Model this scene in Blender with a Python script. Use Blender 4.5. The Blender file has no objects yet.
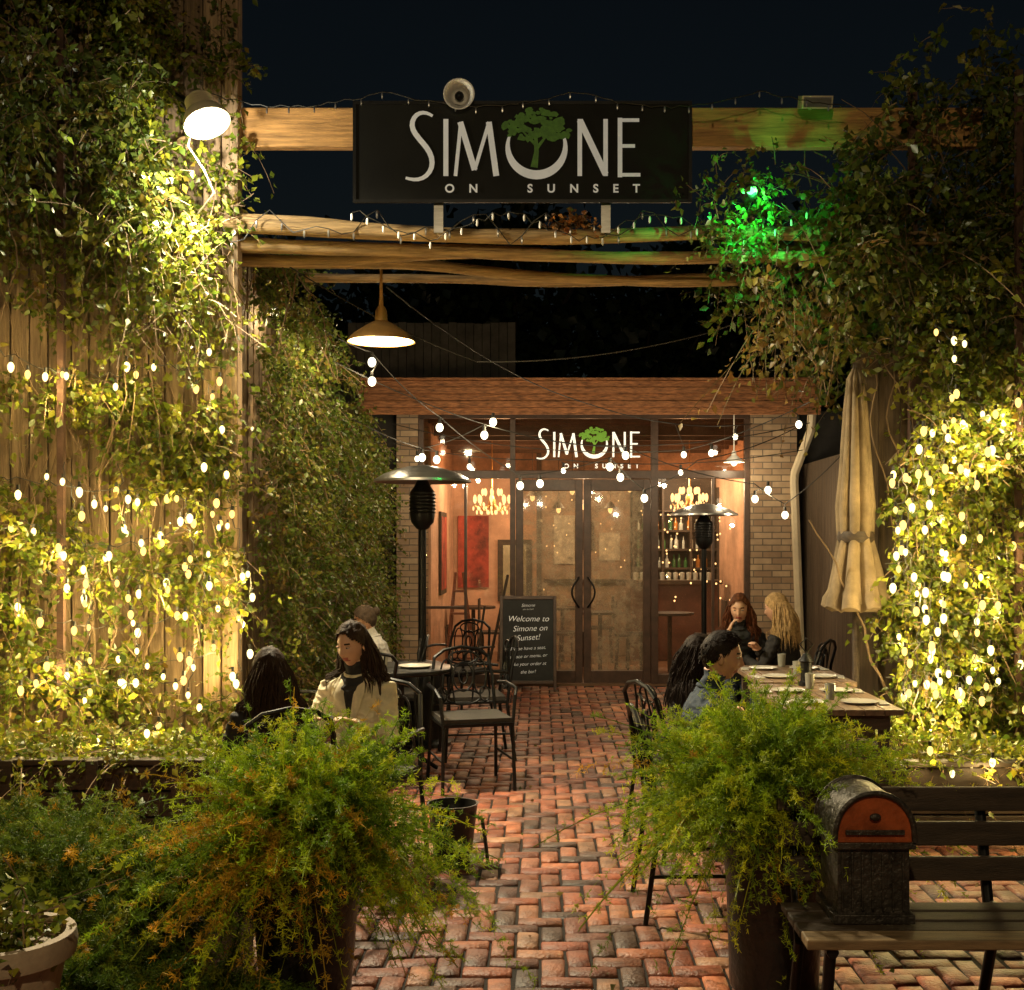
import bpy, math, random
import numpy as np
from mathutils import Vector, Matrix, noise, Euler
random.seed(7)
R=math.radians
sc=bpy.context.scene
col=sc.collection
# ---------------------------------------------------------------- materials
def nd(nt,t,**k):
    n=nt.nodes.new(t)
    for a,b in k.items(): setattr(n,a,b)
    return n
def M(name,c,rough=.6,metal=0,var=.3,ns=6,bump=0,bs=60,emis=None,es=0,attr=False,stretch=None,spec=.5,trans=0,c2=None):
    m=bpy.data.materials.new(name); m.use_nodes=True
    nt=m.node_tree; b=nt.nodes['Principled BSDF']; out=nt.nodes['Material Output']
    b.inputs['Roughness'].default_value=rough; b.inputs['Metallic'].default_value=metal
    b.inputs['Specular IOR Level'].default_value=spec
    tc=nd(nt,'ShaderNodeTexCoord'); mp=nd(nt,'ShaderNodeMapping')
    nt.links.new(tc.outputs['Object'],mp.inputs[0])
    if stretch: mp.inputs['Scale'].default_value=stretch
    nz=nd(nt,'ShaderNodeTexNoise'); nz.inputs['Scale'].default_value=ns; nz.inputs['Detail'].default_value=6
    nz.inputs['Roughness'].default_value=.65
    nt.links.new(mp.outputs[0],nz.inputs[0])
    rp=nd(nt,'ShaderNodeValToRGB')
    e=rp.color_ramp.elements
    e[0].position=.3; e[1].position=.72
    if attr:
        at=nd(nt,'ShaderNodeAttribute'); at.attribute_name='Col'
        lo,hi=1-var,1+var
        e[0].color=(lo,lo,lo,1); e[1].color=(min(hi,1.6),)*3+(1,)
        mx=nd(nt,'ShaderNodeMix',data_type='RGBA',blend_type='MULTIPLY'); mx.inputs[0].default_value=1
        nt.links.new(at.outputs['Color'],mx.inputs[6]); nt.links.new(nz.outputs[0],rp.inputs[0]); nt.links.new(rp.outputs[0],mx.inputs[7])
        colr=mx.outputs[2]
    else:
        d=c2 if c2 else tuple(x*(1-var) for x in c)
        u=c if c2 else tuple(min(1,x*(1+var)) for x in c)
        e[0].color=(*d,1); e[1].color=(*u,1)
        nt.links.new(nz.outputs[0],rp.inputs[0]); colr=rp.outputs[0]
    nt.links.new(colr,b.inputs['Base Color'])
    if bump:
        n2=nd(nt,'ShaderNodeTexNoise'); n2.inputs['Scale'].default_value=bs; n2.inputs['Detail'].default_value=4
        nt.links.new(mp.outputs[0],n2.inputs[0])
        bp=nd(nt,'ShaderNodeBump'); bp.inputs['Strength'].default_value=bump; bp.inputs['Distance'].default_value=.01
        nt.links.new(n2.outputs[0],bp.inputs['Height']); nt.links.new(bp.outputs[0],b.inputs['Normal'])
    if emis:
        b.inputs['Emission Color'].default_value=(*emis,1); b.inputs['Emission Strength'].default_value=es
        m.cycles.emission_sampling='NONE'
    if trans:
        tr=nd(nt,'ShaderNodeBsdfTranslucent'); nt.links.new(colr,tr.inputs[0])
        ms=nd(nt,'ShaderNodeMixShader'); ms.inputs[0].default_value=trans
        nt.links.new(b.outputs[0],ms.inputs[1]); nt.links.new(tr.outputs[0],ms.inputs[2]); nt.links.new(ms.outputs[0],out.inputs[0])
    return m
def EM(name,c,s,samp=True):
    m=bpy.data.materials.new(name); m.use_nodes=True; nt=m.node_tree; nt.nodes.clear()
    o=nd(nt,'ShaderNodeOutputMaterial'); e=nd(nt,'ShaderNodeEmission'); e.inputs[0].default_value=(*c,1); e.inputs[1].default_value=s
    nt.links.new(e.outputs[0],o.inputs[0])
    if not samp: m.cycles.emission_sampling='NONE'
    return m
def GL(name,haze,hc=(.25,.22,.18),tint=(1,1,1),rough=.03):
    m=bpy.data.materials.new(name); m.use_nodes=True; nt=m.node_tree; nt.nodes.clear()
    o=nd(nt,'ShaderNodeOutputMaterial')
    t=nd(nt,'ShaderNodeBsdfTransparent'); t.inputs[0].default_value=(*tint,1)
    g=nd(nt,'ShaderNodeBsdfGlossy'); g.inputs['Roughness'].default_value=rough
    fr=nd(nt,'ShaderNodeFresnel'); fr.inputs[0].default_value=1.7
    a=nd(nt,'ShaderNodeMixShader'); nt.links.new(fr.outputs[0],a.inputs[0]); nt.links.new(t.outputs[0],a.inputs[1]); nt.links.new(g.outputs[0],a.inputs[2])
    if haze>0:
        d=nd(nt,'ShaderNodeBsdfDiffuse'); d.inputs[0].default_value=(*hc,1)
        tl=nd(nt,'ShaderNodeBsdfTranslucent'); tl.inputs[0].default_value=(*[q*.6 for q in hc],1)
        ds=nd(nt,'ShaderNodeMixShader'); ds.inputs[0].default_value=.5
        nt.links.new(d.outputs[0],ds.inputs[1]); nt.links.new(tl.outputs[0],ds.inputs[2])
        n=nd(nt,'ShaderNodeTexNoise'); n.inputs['Scale'].default_value=6; n.inputs['Detail'].default_value=12; n.inputs['Roughness'].default_value=.85
        tc=nd(nt,'ShaderNodeTexCoord'); nt.links.new(tc.outputs['Object'],n.inputs[0])
        mr=nd(nt,'ShaderNodeMapRange'); mr.inputs[1].default_value=.38; mr.inputs[2].default_value=.62; mr.inputs[3].default_value=haze*.3; mr.inputs[4].default_value=min(1,haze*1.5)
        nt.links.new(n.outputs[0],mr.inputs[0])
        b=nd(nt,'ShaderNodeMixShader'); nt.links.new(mr.outputs[0],b.inputs[0]); nt.links.new(a.outputs[0],b.inputs[1]); nt.links.new(ds.outputs[0],b.inputs[2]); a=b
    nt.links.new(a.outputs[0],o.inputs[0]); return m

m_brick=M('brick_paving',(.3,.1,.06),rough=.5,var=.6,ns=10,bump=.7,bs=70,attr=True)
m_sand=M('joint_sand',(.015,.01,.007),rough=.95,bump=.4)
m_soil=M('soil',(.03,.022,.015),rough=1,bump=.6,bs=30)
m_leaf=M('leaf',(.1,.15,.03),rough=.38,var=.3,ns=3,attr=True,trans=.35,spec=.5)
m_fern=M('fern_leaf',(.1,.2,.03),rough=.55,var=.25,ns=5,attr=True,trans=.3,spec=.25)
m_stem=M('vine_stem',(.2,.13,.07),rough=.8,bump=.4)
m_wood=M('weathered_board',(.2,.135,.075),rough=.85,var=.65,ns=5,bump=.6,bs=30,stretch=(8,8,.5))
m_post=M('pale_post',(.38,.26,.15),rough=.8,var=.55,ns=5,bump=.6,bs=30,stretch=(8,8,.5))
m_beam=M('pine_beam',(.58,.31,.10),rough=.65,var=.6,ns=4,bump=.4,bs=30,stretch=(.6,8,8))
m_log=M('grey_log',(.46,.3,.13),rough=.75,var=.65,ns=5,bump=.9,bs=25,stretch=(.6,9,9))
m_dkwood=M('dark_wood',(.05,.033,.02),rough=.6,var=.5,ns=6,bump=.3,stretch=(1,6,6))
m_tabwood=M('table_wood',(.19,.12,.07),rough=.45,var=.5,ns=5,bump=.3,stretch=(6,1,6))
m_rust=M('rusty_metal',(.09,.045,.028),rough=.8,var=.5,ns=9,bump=.4)
m_black=M('black_metal',(.012,.012,.012),rough=.4,metal=.5,var=.3,bump=.1)
m_blackp=M('black_glazed_pot',(.012,.011,.01),rough=.4,var=.5,ns=12,bump=.6,bs=25)
m_steel=M('brushed_steel',(.45,.44,.42),rough=.3,metal=.9,var=.25,stretch=(1,1,8))
m_white=M('white_paint',(.75,.73,.68),rough=.5,var=.1)
m_cream=M('cream_enamel',(.7,.6,.42),rough=.35,var=.12)
m_brass=M('brass_paint',(.5,.28,.08),rough=.4,metal=.5)
m_frame=M('bronze_frame',(.075,.042,.028),rough=.45,var=.4,ns=10,bump=.15)
m_terra=M('pale_terracotta',(.36,.27,.18),rough=.7,var=.35,bump=.2)
m_copper=M('copper_lid',(.34,.075,.02),rough=.45,metal=.25,var=.6,ns=10,bump=.3)
m_signblk=M('sign_panel',(.008,.008,.006),rough=.6,var=.4,ns=2,spec=.2)
m_letter=M('sign_letter',(.66,.66,.62),rough=.5,var=.15,emis=(1,.98,.88),es=.16)  # lettering, logo greens and chalk get a faint added glow to look lit
m_letter2=M('glass_letter',(.85,.85,.8),rough=.5,var=.05,emis=(1,.97,.8),es=.8)
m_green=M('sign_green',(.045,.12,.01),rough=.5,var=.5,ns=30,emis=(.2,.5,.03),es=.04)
m_green2=M('glass_green',(.12,.3,.03),rough=.5,var=.25,ns=30,emis=(.25,.5,.03),es=.3)
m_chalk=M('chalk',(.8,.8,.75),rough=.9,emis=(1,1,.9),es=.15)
m_slate=M('slate',(.015,.016,.015),rough=.7,var=.5,ns=4)
m_canvas=M('umbrella_canvas',(.22,.16,.09),rough=.9,var=.4,bump=.4,bs=200)
m_dark=M('night_wall',(.05,.045,.04),rough=.9,var=.4,ns=3)
m_palewall=M('pale_corrugated',(.28,.23,.17),rough=.8,var=.4,ns=3)
m_fence2=M('dark_board',(.09,.06,.035),rough=.85,var=.5,ns=5,bump=.4,stretch=(8,8,.5))
m_wire=M('wire',(.03,.028,.022),rough=.6)
m_plate=M('china',(.5,.47,.4),rough=.25,var=.04)
m_glass=GL('window_glass',.12,(.3,.22,.14))
m_glasst=GL('transom_glass',.35,(.10,.06,.035),(.42,.3,.22))
m_glassd=GL('mottled_door_glass',.42,(.52,.47,.34),(.8,.78,.68),.06)
m_bulb=EM('warm_bulb',(1,.82,.36),3.0,False)
m_bulby=EM('amber_bulb',(1,.64,.17),2.3,False)
m_bulbw=EM('festoon_bulb',(1,.88,.6),4.5,False)
m_flood=EM('flood_lens',(1,.95,.85),4,False)
m_gbulb=EM('green_bulb',(.15,1,.3),4,False)
m_chand=EM('chandelier_glow',(1,.52,.18),3.2,False)
def brickwall():
    m=bpy.data.materials.new('pale_brick'); m.use_nodes=True; nt=m.node_tree; b=nt.nodes['Principled BSDF']
    tc=nd(nt,'ShaderNodeTexCoord'); sx=nd(nt,'ShaderNodeSeparateXYZ'); nt.links.new(tc.outputs['Object'],sx.inputs[0])
    ad=nd(nt,'ShaderNodeMath',operation='ADD'); nt.links.new(sx.outputs[0],ad.inputs[0]); nt.links.new(sx.outputs[1],ad.inputs[1])
    cx=nd(nt,'ShaderNodeCombineXYZ'); nt.links.new(ad.outputs[0],cx.inputs[0]); nt.links.new(sx.outputs[2],cx.inputs[1])
    br=nd(nt,'ShaderNodeTexBrick'); nt.links.new(cx.outputs[0],br.inputs[0])
    br.inputs['Scale'].default_value=1; br.inputs['Brick Width'].default_value=.21; br.inputs['Row Height'].default_value=.072
    br.inputs['Mortar Size'].default_value=.006; br.inputs['Color1'].default_value=(.62,.45,.29,1); br.inputs['Color2'].default_value=(.36,.23,.14,1); br.inputs['Mortar'].default_value=(.2,.16,.12,1)
    nz=nd(nt,'ShaderNodeTexNoise'); nz.inputs['Scale'].default_value=12; nt.links.new(tc.outputs['Object'],nz.inputs[0])
    mx=nd(nt,'ShaderNodeMix',data_type='RGBA',blend_type='MULTIPLY'); mx.inputs[0].default_value=.4; nt.links.new(br.outputs[0],mx.inputs[6]); nt.links.new(nz.outputs[0],mx.inputs[7])
    nt.links.new(mx.outputs[2],b.inputs['Base Color']); b.inputs['Roughness'].default_value=.85
    bp=nd(nt,'ShaderNodeBump'); bp.inputs['Strength'].default_value=.6; bp.inputs['Distance'].default_value=.01; bp.invert=True
    nt.links.new(br.outputs['Fac'],bp.inputs['Height']); nt.links.new(bp.outputs[0],b.inputs['Normal'])
    return m
m_wbrick=brickwall()
# ---------------------------------------------------------------- mesh builder
class MB:
    def __init__(s): s.v=[];s.f=[];s.m=[]
    def add(s,vs,fs,mi=0):
        o=len(s.v); s.v.extend([tuple(v) for v in vs]); s.f.extend([tuple(i+o for i in f) for f in fs])
        s.m.extend([mi]*len(fs) if isinstance(mi,int) else mi)
    def box(s,x0,x1,y0,y1,z0,z1,mi=0,T=None):
        vs=[Vector((x,y,z)) for z in (z0,z1) for y in (y0,y1) for x in (x0,x1)]
        if T: vs=[T@v for v in vs]
        s.add(vs,[(0,2,3,1),(4,5,7,6),(0,1,5,4),(2,6,7,3),(0,4,6,2),(1,3,7,5)],mi)
    def tube(s,pts,r,mi=0,n=8,flat=1.0,cap=True,up=None):
        pts=[Vector(p) for p in pts]; N=len(pts)
        rs=r if isinstance(r,(list,tuple)) else [r]*N
        t0=(pts[1]-pts[0]).normalized()
        u=Vector(up) if up else (Vector((0,0,1)) if abs(t0.z)<.9 else Vector((1,0,0)))
        vs=[];
        for i in range(N):
            a=pts[max(i-1,0)]; b=pts[min(i+1,N-1)]; t=(b-a)
            t=t.normalized() if t.length>1e-9 else t0
            sd=t.cross(u)
            if sd.length<1e-4: sd=t.cross(Vector((.3,1,.1)))
            sd.normalize(); w=sd.cross(t).normalized(); u=w
            ri=rs[i]; rx,ry=(ri if isinstance(ri,(tuple,list)) else (ri,ri*flat))
            for k in range(n):
                an=2*math.pi*k/n; vs.append(pts[i]+sd*math.cos(an)*rx+w*math.sin(an)*ry)
        fs=[(i*n+k,i*n+(k+1)%n,(i+1)*n+(k+1)%n,(i+1)*n+k) for i in range(N-1) for k in range(n)]
        if cap: fs+= [tuple(range(n))[::-1],tuple((N-1)*n+k for k in range(n))]
        s.add(vs,fs,mi)
    def lathe(s,prof,c,mi=0,n=28,star=0,amp=0,T=None):
        vs=[]
        for (r,z) in prof:
            for k in range(n):
                a=2*math.pi*k/n; rr=r*(1+amp*math.cos(star*a)) if star else r
                v=Vector((rr*math.cos(a),rr*math.sin(a),z))
                if T: v=T@v
                vs.append(v+Vector(c))
        N=len(prof)
        fs=[(i*n+k,i*n+(k+1)%n,(i+1)*n+(k+1)%n,(i+1)*n+k) for i in range(N-1) for k in range(n)]
        s.add(vs,fs,mi)
    def ell(s,c,rx,ry,rz,mi=0,n=12,m=8,T=None):
        vs=[];
        for i in range(m+1):
            th=math.pi*i/m
            for k in range(n):
                a=2*math.pi*k/n; v=Vector((rx*math.sin(th)*math.cos(a),ry*math.sin(th)*math.sin(a),rz*math.cos(th)))
                if T: v=T@v
                vs.append(v+Vector(c))
        fs=[(i*n+k,(i+1)*n+k,(i+1)*n+(k+1)%n,i*n+(k+1)%n) for i in range(m) for k in range(n)]
        s.add(vs,fs,mi)
    def blb(s,c,r,rz,mi,n=8):
        c=Vector(c); L=[(.55,.8),(.95,.35),(.9,-.3),(.5,-.8)]; vs=[c+Vector((0,0,rz))]
        for (q,z) in L: vs+=[c+Vector((r*q*math.cos(2*math.pi*k/n),r*q*math.sin(2*math.pi*k/n),rz*z)) for k in range(n)]
        vs.append(c-Vector((0,0,rz))); e=len(vs)-1
        fs=[(0,1+k,1+(k+1)%n) for k in range(n)]
        for a in range(3): fs+=[(1+a*n+k,1+(a+1)*n+k,1+(a+1)*n+(k+1)%n,1+a*n+(k+1)%n) for k in range(n)]
        fs+=[(1+3*n+k,e,1+3*n+(k+1)%n) for k in range(n)]
        s.add(vs,fs,mi)
    def ribbon(s,pts,w,y,mi=0):
        P=[Vector((p[0],p[1])) for p in pts]; N=len(P); ws=w if isinstance(w,list) else [w]*N; vs=[]
        for i in range(N):
            t=(P[min(i+1,N-1)]-P[max(i-1,0)]).normalized(); nrm=Vector((-t.y,t.x))
            for sg in (-1,1):
                q=P[i]+nrm*sg*ws[i]/2; vs.append((q.x,y,q.y))
        s.add(vs,[(2*i,2*i+1,2*i+3,2*i+2) for i in range(N-1)],mi)
    def obj(s,name,mats,smooth=True,parent=None,bevel=0,ang=35,T=None):
        me=bpy.data.meshes.new(name); me.from_pydata(s.v,[],s.f)
        for m in mats: me.materials.append(m)
        me.polygons.foreach_set('material_index',s.m)
        me.update()
        if smooth:
            me.polygons.foreach_set('use_smooth',[True]*len(me.polygons)); me.set_sharp_from_angle(angle=R(ang))
        o=bpy.data.objects.new(name,me); col.objects.link(o)
        if parent: o.parent=parent
        if T: o.matrix_world=T
        if bevel:
            b=o.modifiers.new('b','BEVEL'); b.width=bevel; b.segments=2; b.limit_method='ANGLE'; b.angle_limit=R(50)
        return o
def empty(name):
    o=bpy.data.objects.new(name,None); col.objects.link(o); return o
def npmesh(name,V,F,mats,C=None,mi=None,parent=None,smooth=False):
    V=np.asarray(V,dtype=np.float32); F=np.asarray(F,dtype=np.int32); k=F.shape[1]
    me=bpy.data.meshes.new(name); me.vertices.add(len(V)); me.vertices.foreach_set('co',V.ravel())
    me.loops.add(F.size); me.loops.foreach_set('vertex_index',F.ravel())
    me.polygons.add(len(F)); me.polygons.foreach_set('loop_start',np.arange(0,F.size,k,dtype=np.int32))
    try: me.polygons.foreach_set('loop_total',np.full(len(F),k,dtype=np.int32))
    except Exception: pass
    for m in mats: me.materials.append(m)
    if mi is not None: me.polygons.foreach_set('material_index',np.asarray(mi,dtype=np.int32))
    me.update(calc_edges=True); me.validate()
    if C is not None:
        a=me.color_attributes.new('Col','FLOAT_COLOR','POINT')
        C4=np.ones((len(V),4),dtype=np.float32); C4[:,:3]=C; a.data.foreach_set('color',C4.ravel())
    o=bpy.data.objects.new(name,me); col.objects.link(o)
    if parent: o.parent=parent
    return o
def nrm(a): return a/np.maximum(np.linalg.norm(a,axis=1,keepdims=True),1e-9)
# ---------------------------------------------------------------- foliage
def leaves(P,D,S,C,rng,width=.32):
    n=len(P); D=nrm(D); r=nrm(rng.normal(size=(n,3))); side=nrm(np.cross(D,r)); up=np.cross(side,D)
    S=S[:,None]; w=width*S
    b=P; tip=P+D*S-up*S*.12; c=P+D*S*.5+up*S*.02; L=P+D*S*.45+side*w+up*S*.1; Rr=P+D*S*.45-side*w+up*S*.1
    V=np.stack([b,L,tip,Rr,c],1).reshape(-1,3)
    i=np.arange(n)[:,None]*5
    F=np.concatenate([i+np.array([[0,4,2,1]]),i+np.array([[0,3,2,4]])],0)
    return V,F,np.repeat(C,5,0)
def pal(n,rng,cols,wts):
    cols=np.array(cols); k=rng.choice(len(cols),n,p=np.array(wts)/sum(wts)); c=cols[k]
    return c*rng.uniform(.6,1.4,(n,1))*rng.uniform(.9,1.1,(n,3))
G_IVY=([(.11,.16,.02),(.17,.22,.028),(.065,.11,.018),(.27,.26,.035),(.26,.14,.035),(.18,.09,.03)],[5,4,4,2,.9,.5])
G_LIT=([(.13,.17,.012),(.20,.23,.016),(.07,.11,.012),(.30,.28,.02),(.28,.16,.03)],[4,4,4,2.3,.8])
G_TOP=([(.09,.13,.018),(.14,.18,.024),(.055,.085,.016),(.24,.22,.03),(.22,.12,.03)],[5,4,4,1.7,.6])
def foliage(name,starts,dirs,K,length,droop,size,pl,seed,jit=.06,parent=None,stemw=.003,width=.32):
    rng=np.random.default_rng(seed); N=len(starts)
    starts=np.asarray(starts,float); dirs=nrm(np.asarray(dirs,float)); L=rng.uniform(.5,1.3,(N,1,1))*length
    t=np.linspace(.08,1,K)[None,:,None]
    wob=rng.normal(size=(N,1,3))*.25
    def cur(t): return starts[:,None,:]+dirs[:,None,:]*t*L+wob*L*t*t-np.array([0,0,1])[None,None,:]*droop*L*t*t
    P=cur(t)
    tang=nrm((dirs[:,None,:]+2*t*(wob-np.array([0,0,1])*droop)).reshape(-1,3))
    P=P.reshape(-1,3)+rng.normal(size=(N*K,3))*jit*.3
    D=tang*.6+rng.normal(size=P.shape)*.75; D[:,2]-=.25
    sz=size*rng.uniform(.5,1.4,len(P))
    cb=pal(N,rng,*pl); C=np.repeat(cb,K,0)*.5+pal(len(P),rng,*pl)*.5
    V,F,CC=leaves(P,D,sz,C,rng,width)
    mi=np.zeros(len(F),int)
    ts=np.linspace(0,1,6)[None,:,None]; Q=cur(ts); sd=nrm(rng.normal(size=(N,3)))[:,None,:]*stemw
    SV=np.concatenate([Q-sd,Q+sd],2).reshape(N,12,3).reshape(-1,3)
    base=len(V)+np.arange(N)[:,None,None]*12; j=np.arange(5)[None,:,None]*2
    SF=(base+j+np.array([0,1,3,2])[None,None,:]).reshape(-1,4)
    V=np.concatenate([V,SV]); F=np.concatenate([F,SF]); mi=np.concatenate([mi,np.ones(len(SF),int)])
    CC=np.concatenate([CC,np.tile([[.12,.08,.04]],(len(SV),1))])
    return npmesh(name,V,F,[m_leaf,m_stem],CC,mi,parent)
def clump(p,scale=1.6,off=0): return noise.noise(Vector(p)*scale+Vector((off,off*2,0)))
def sample(n,fn,thr=-.1,scale=1.6,off=0,soft=.2):
    out=[]; 
    while len(out)<n:
        p=fn(); 
        if p is None: continue
        if clump(p,scale,off)+random.uniform(-soft,soft)>thr: out.append(p)
    return out
def rdirs(n,bias,rng): return rng.normal(size=(n,3))*.7+np.array(bias)
# ================================================================ GROUND
g=MB(); g.add([(-200,-200,-.06),(200,-200,-.06),(200,300,-.06),(-200,300,-.06)],[(0,1,2,3)]); g.obj('ground',[m_soil],smooth=False)
g=MB(); g.box(-3.3,3.7,1.9,13.58,-.055,-.012); g.obj('patio_base',[m_sand],smooth=False)
V=[];F=[];C=[]
U=.100
bc=[(.29,.085,.042),(.23,.065,.035),(.35,.14,.07),(.14,.05,.032),(.32,.16,.09),(.09,.045,.03),(.37,.12,.055),(.25,.075,.04),(.30,.11,.06)]
def addbrick(x0,y0,w,h):
    c=random.choice(bc); k=random.uniform(.55,1.2)*(1+.5*noise.noise(Vector((x0*.9,y0*.9,4)))); c=[q*k for q in c]
    j=.004+random.uniform(0,.004); x0+=j;y0+=j;w-=2*j;h-=2*j; zt=random.gauss(0,.003)+.008*noise.noise(Vector((x0*.8,y0*.8,0))); tx=random.gauss(0,.018); ty=random.gauss(0,.018)
    cx,cy=x0+w/2,y0+h/2; rt=random.gauss(0,.018); o=len(V)
    rr=[random.uniform(.004,.011) for _ in range(4)]
    for (ins,dz) in ((0,-.03),(0,-.008),(1,0)):
        for q,(sx,sy) in enumerate(((-1,-1),(1,-1),(1,1),(-1,1))):
            i_=rr[q] if ins else 0
            dx=sx*(w/2-i_); dy=sy*(h/2-i_); X=cx+dx*math.cos(rt)-dy*math.sin(rt); Y=cy+dx*math.sin(rt)+dy*math.cos(rt)
            V.append((X,Y,zt+dz+dx*tx+dy*ty)); C.append(c)
    for a in (0,4):
        for k2 in range(4): F.append((o+a+k2,o+a+(k2+1)%4,o+a+4+(k2+1)%4,o+a+4+k2))
    F.append((o+8,o+9,o+10,o+11))
x0p,x1p,y0p,y1p=-3.2,3.6,2.0,13.5
for j in range(0,int((y1p-y0p)/U)):
    for i in range(-2,int((x1p-x0p)/U)):
        X=x0p+i*U; Y=y0p+j*U
        if (i-j)%4==0: addbrick(X,Y,2*U,U)
        if (i-j-2)%4==0 and j>0: addbrick(X,Y-U,U,2*U)
npmesh('brick_patio',V,F,[m_brick],np.array(C))
rgl=np.random.default_rng(77); P=np.stack([rgl.uniform(-2,3,260),rgl.uniform(3.5,12.5,260),rgl.uniform(.008,.016,260)],1); D=rgl.normal(size=P.shape); D[:,2]*=.1
Vv,Ff,Cc=leaves(P,D,rgl.uniform(.02,.045,260),pal(260,rgl,[(.2,.12,.04),(.1,.12,.03),(.25,.18,.05)],[2,1,1]),rgl); npmesh('fallen_leaves',Vv,Ff,[m_leaf],Cc)
# ================================================================ BUILDING
B=empty('restaurant_building')
def T_(x,y,z,rz=0,rx=0,ry=0): return Matrix.Translation((x,y,z))@Euler((rx,ry,rz)).to_matrix().to_4x4()
b=MB(); b.box(-1.62,-1.38,13.55,13.95,0,3.1); b.box(2.38,2.9,13.55,13.95,0,3.1); b.box(-1.62,-1.3,13.95,18,0,3.1); b.box(2.6,2.9,13.95,18,0,3.1)
b.obj('brick_piers',[m_wbrick],smooth=False,parent=B)
b=MB(); b.box(-2.6,-1.623,13.75,14,0,3.08); b.box(2.903,5.2,13.75,14,0,3.1); b.obj('side_walls',[m_dark],smooth=False,parent=B)
m_int=M('interior_plaster',(.6,.36,.23),rough=.8,var=.4,ns=1.5)
m_intd=M('interior_dark_panel',(.26,.17,.11),rough=.6,var=.6)
m_intf=M('interior_floor',(.2,.11,.06),rough=.4,var=.3)
m_ceil=M('interior_ceiling',(.1,.055,.035),rough=.8)
b=MB(); b.box(-1.3,2.6,17.6,17.75,0,3.1); b.obj('back_wall',[m_int],smooth=False,parent=B)
b=MB(); b.box(.02,1.3,17.3,17.59,.02,2.95,0); b.box(-.05,.02,17.25,17.6,.02,2.95,1); b.box(.1,1.2,16.8,17.1,.02,1.05,0); b.box(.05,1.25,16.75,17.12,1.05,1.09,1); b.box(.2,.5,17.27,17.299,1.3,2.0,2); b.box(.85,1.15,17.27,17.299,1.35,1.75,2); b.box(.58,.78,17.27,17.299,1.5,1.9,1)
for (x,y,z) in ((.25,16.2,2.05),(.6,16.4,2.1),(.95,16.2,2.05),(-.1,15.8,2.2),(1.15,15.4,2.3),(.4,14.9,2.25)):
    b.tube([(x,y,z+.06),(x,y,3.0)],.005,1,5); b.blb((x,y,z),.034,.05,3,8); b.lathe([(.02,.09),(.04,.07),(.09,.0)],(x,y,z+.02),1,n=14)
for k in range(34): b.blb((random.uniform(0,1.25),17.2,random.uniform(.9,2.3)),.009,.012,3,6)
# bistro chairs / tables inside, seen as clutter
for (x,y) in ((-.1,15.2),(.75,15.0),(.3,16.0),(1.6,14.8),(-.9,16.2)):
    b.lathe([(0,.72),(.3,.72),(.3,.75),(0,.75)],(x,y,0),1,n=20); b.tube([(x,y,.02),(x,y,.72)],.03,1,6)
    for sx in (-1,1):
        for q in ((-.2,-.2),(.2,-.2),(-.2,.2),(.2,.2)): b.tube([(x+sx*.5+q[0]*.8,y+q[1]*.8,.02),(x+sx*.5+q[0]*.7,y+q[1]*.7,.46)],.014,1,5)
        b.box(x+sx*.5-.18,x+sx*.5+.18,y-.18,y+.18,.46,.49,1); b.box(x+sx*.67-.01,x+sx*.67+.01,y-.17,y+.17,.6,.9,1)
b.obj('service_counter',[m_intd,m_dkwood,M('menu_board',(.4,.36,.28),rough=.6,var=.6,ns=12),m_chand],smooth=False,parent=B)
b=MB(); b.box(-1.298,-1.27,13.96,17.59,0.02,3.0); b.box(2.57,2.598,13.96,17.59,.02,3.0); b.obj('inner_walls',[m_int],smooth=False,parent=B)
b=MB(); b.box(-1.38,2.38,13.6,17.59,-.02,.012); b.obj('interior_floor',[m_intf],smooth=False,parent=B)
b=MB(); b.box(-1.27,2.57,13.9,17.59,3.0,3.06)
for k in range(5): b.box(-1.26,2.56,14.2+k*.7,14.28+k*.7,2.88,2.998)
b.obj('interior_ceiling',[m_ceil],smooth=False,parent=B)
m_fascia=M('rusty_fascia',(.36,.15,.06),rough=.7,var=.8,ns=9,bump=.5,stretch=(1.2,1,7))
b=MB(); b.box(-1.95,3.03,13.04,18.2,3.22,3.36); 
b.obj('roof_slab',[m_dark],smooth=False,parent=B)
b=MB()
z=3.0
for k in range(5):
    b.box(-1.96,3.04,12.98-.012*(k%2),13.03,z+.001,z+.071); z+=.074
b.box(-1.98,3.06,12.95,13.06,3.372,3.395)
b.obj('fascia',[m_fascia],smooth=False,parent=B,bevel=.004)
b=MB(); b.box(-1.9,3.0,13.06,13.6,3.14,3.2); 
for k in range(9): b.box(-1.8+k*.58,-1.74+k*.58,13.08,13.54,3.06,3.138)
b.obj('eaves',[m_dkwood],smooth=False,parent=B)
b=MB()
yF0,yF1=13.6,13.68
b.box(-1.38,2.38,yF0,yF1,2.34,2.43); b.box(-1.38,2.38,yF0,yF1,3.02,3.1)
for (a,c) in ((-1.378,-1.32),(-.34,-.28),(1.26,1.34),(2.32,2.378)): b.box(a,c,yF0-.004,yF1+.004,.012,3.018)
b.box(-1.32,-.34,yF0,yF1,.012,.12); b.box(1.34,2.32,yF0,yF1,.012,.12)
b.box(-.86,-.83,yF0+.003,yF1-.003,.12,2.34); b.box(-1.32,-.86,yF0+.005,yF1-.01,.86,.89); b.box(1.95,1.98,yF0+.003,yF1-.003,.12,2.34)
b.obj('window_frames',[m_frame],smooth=False,parent=B,bevel=.004)
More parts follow.
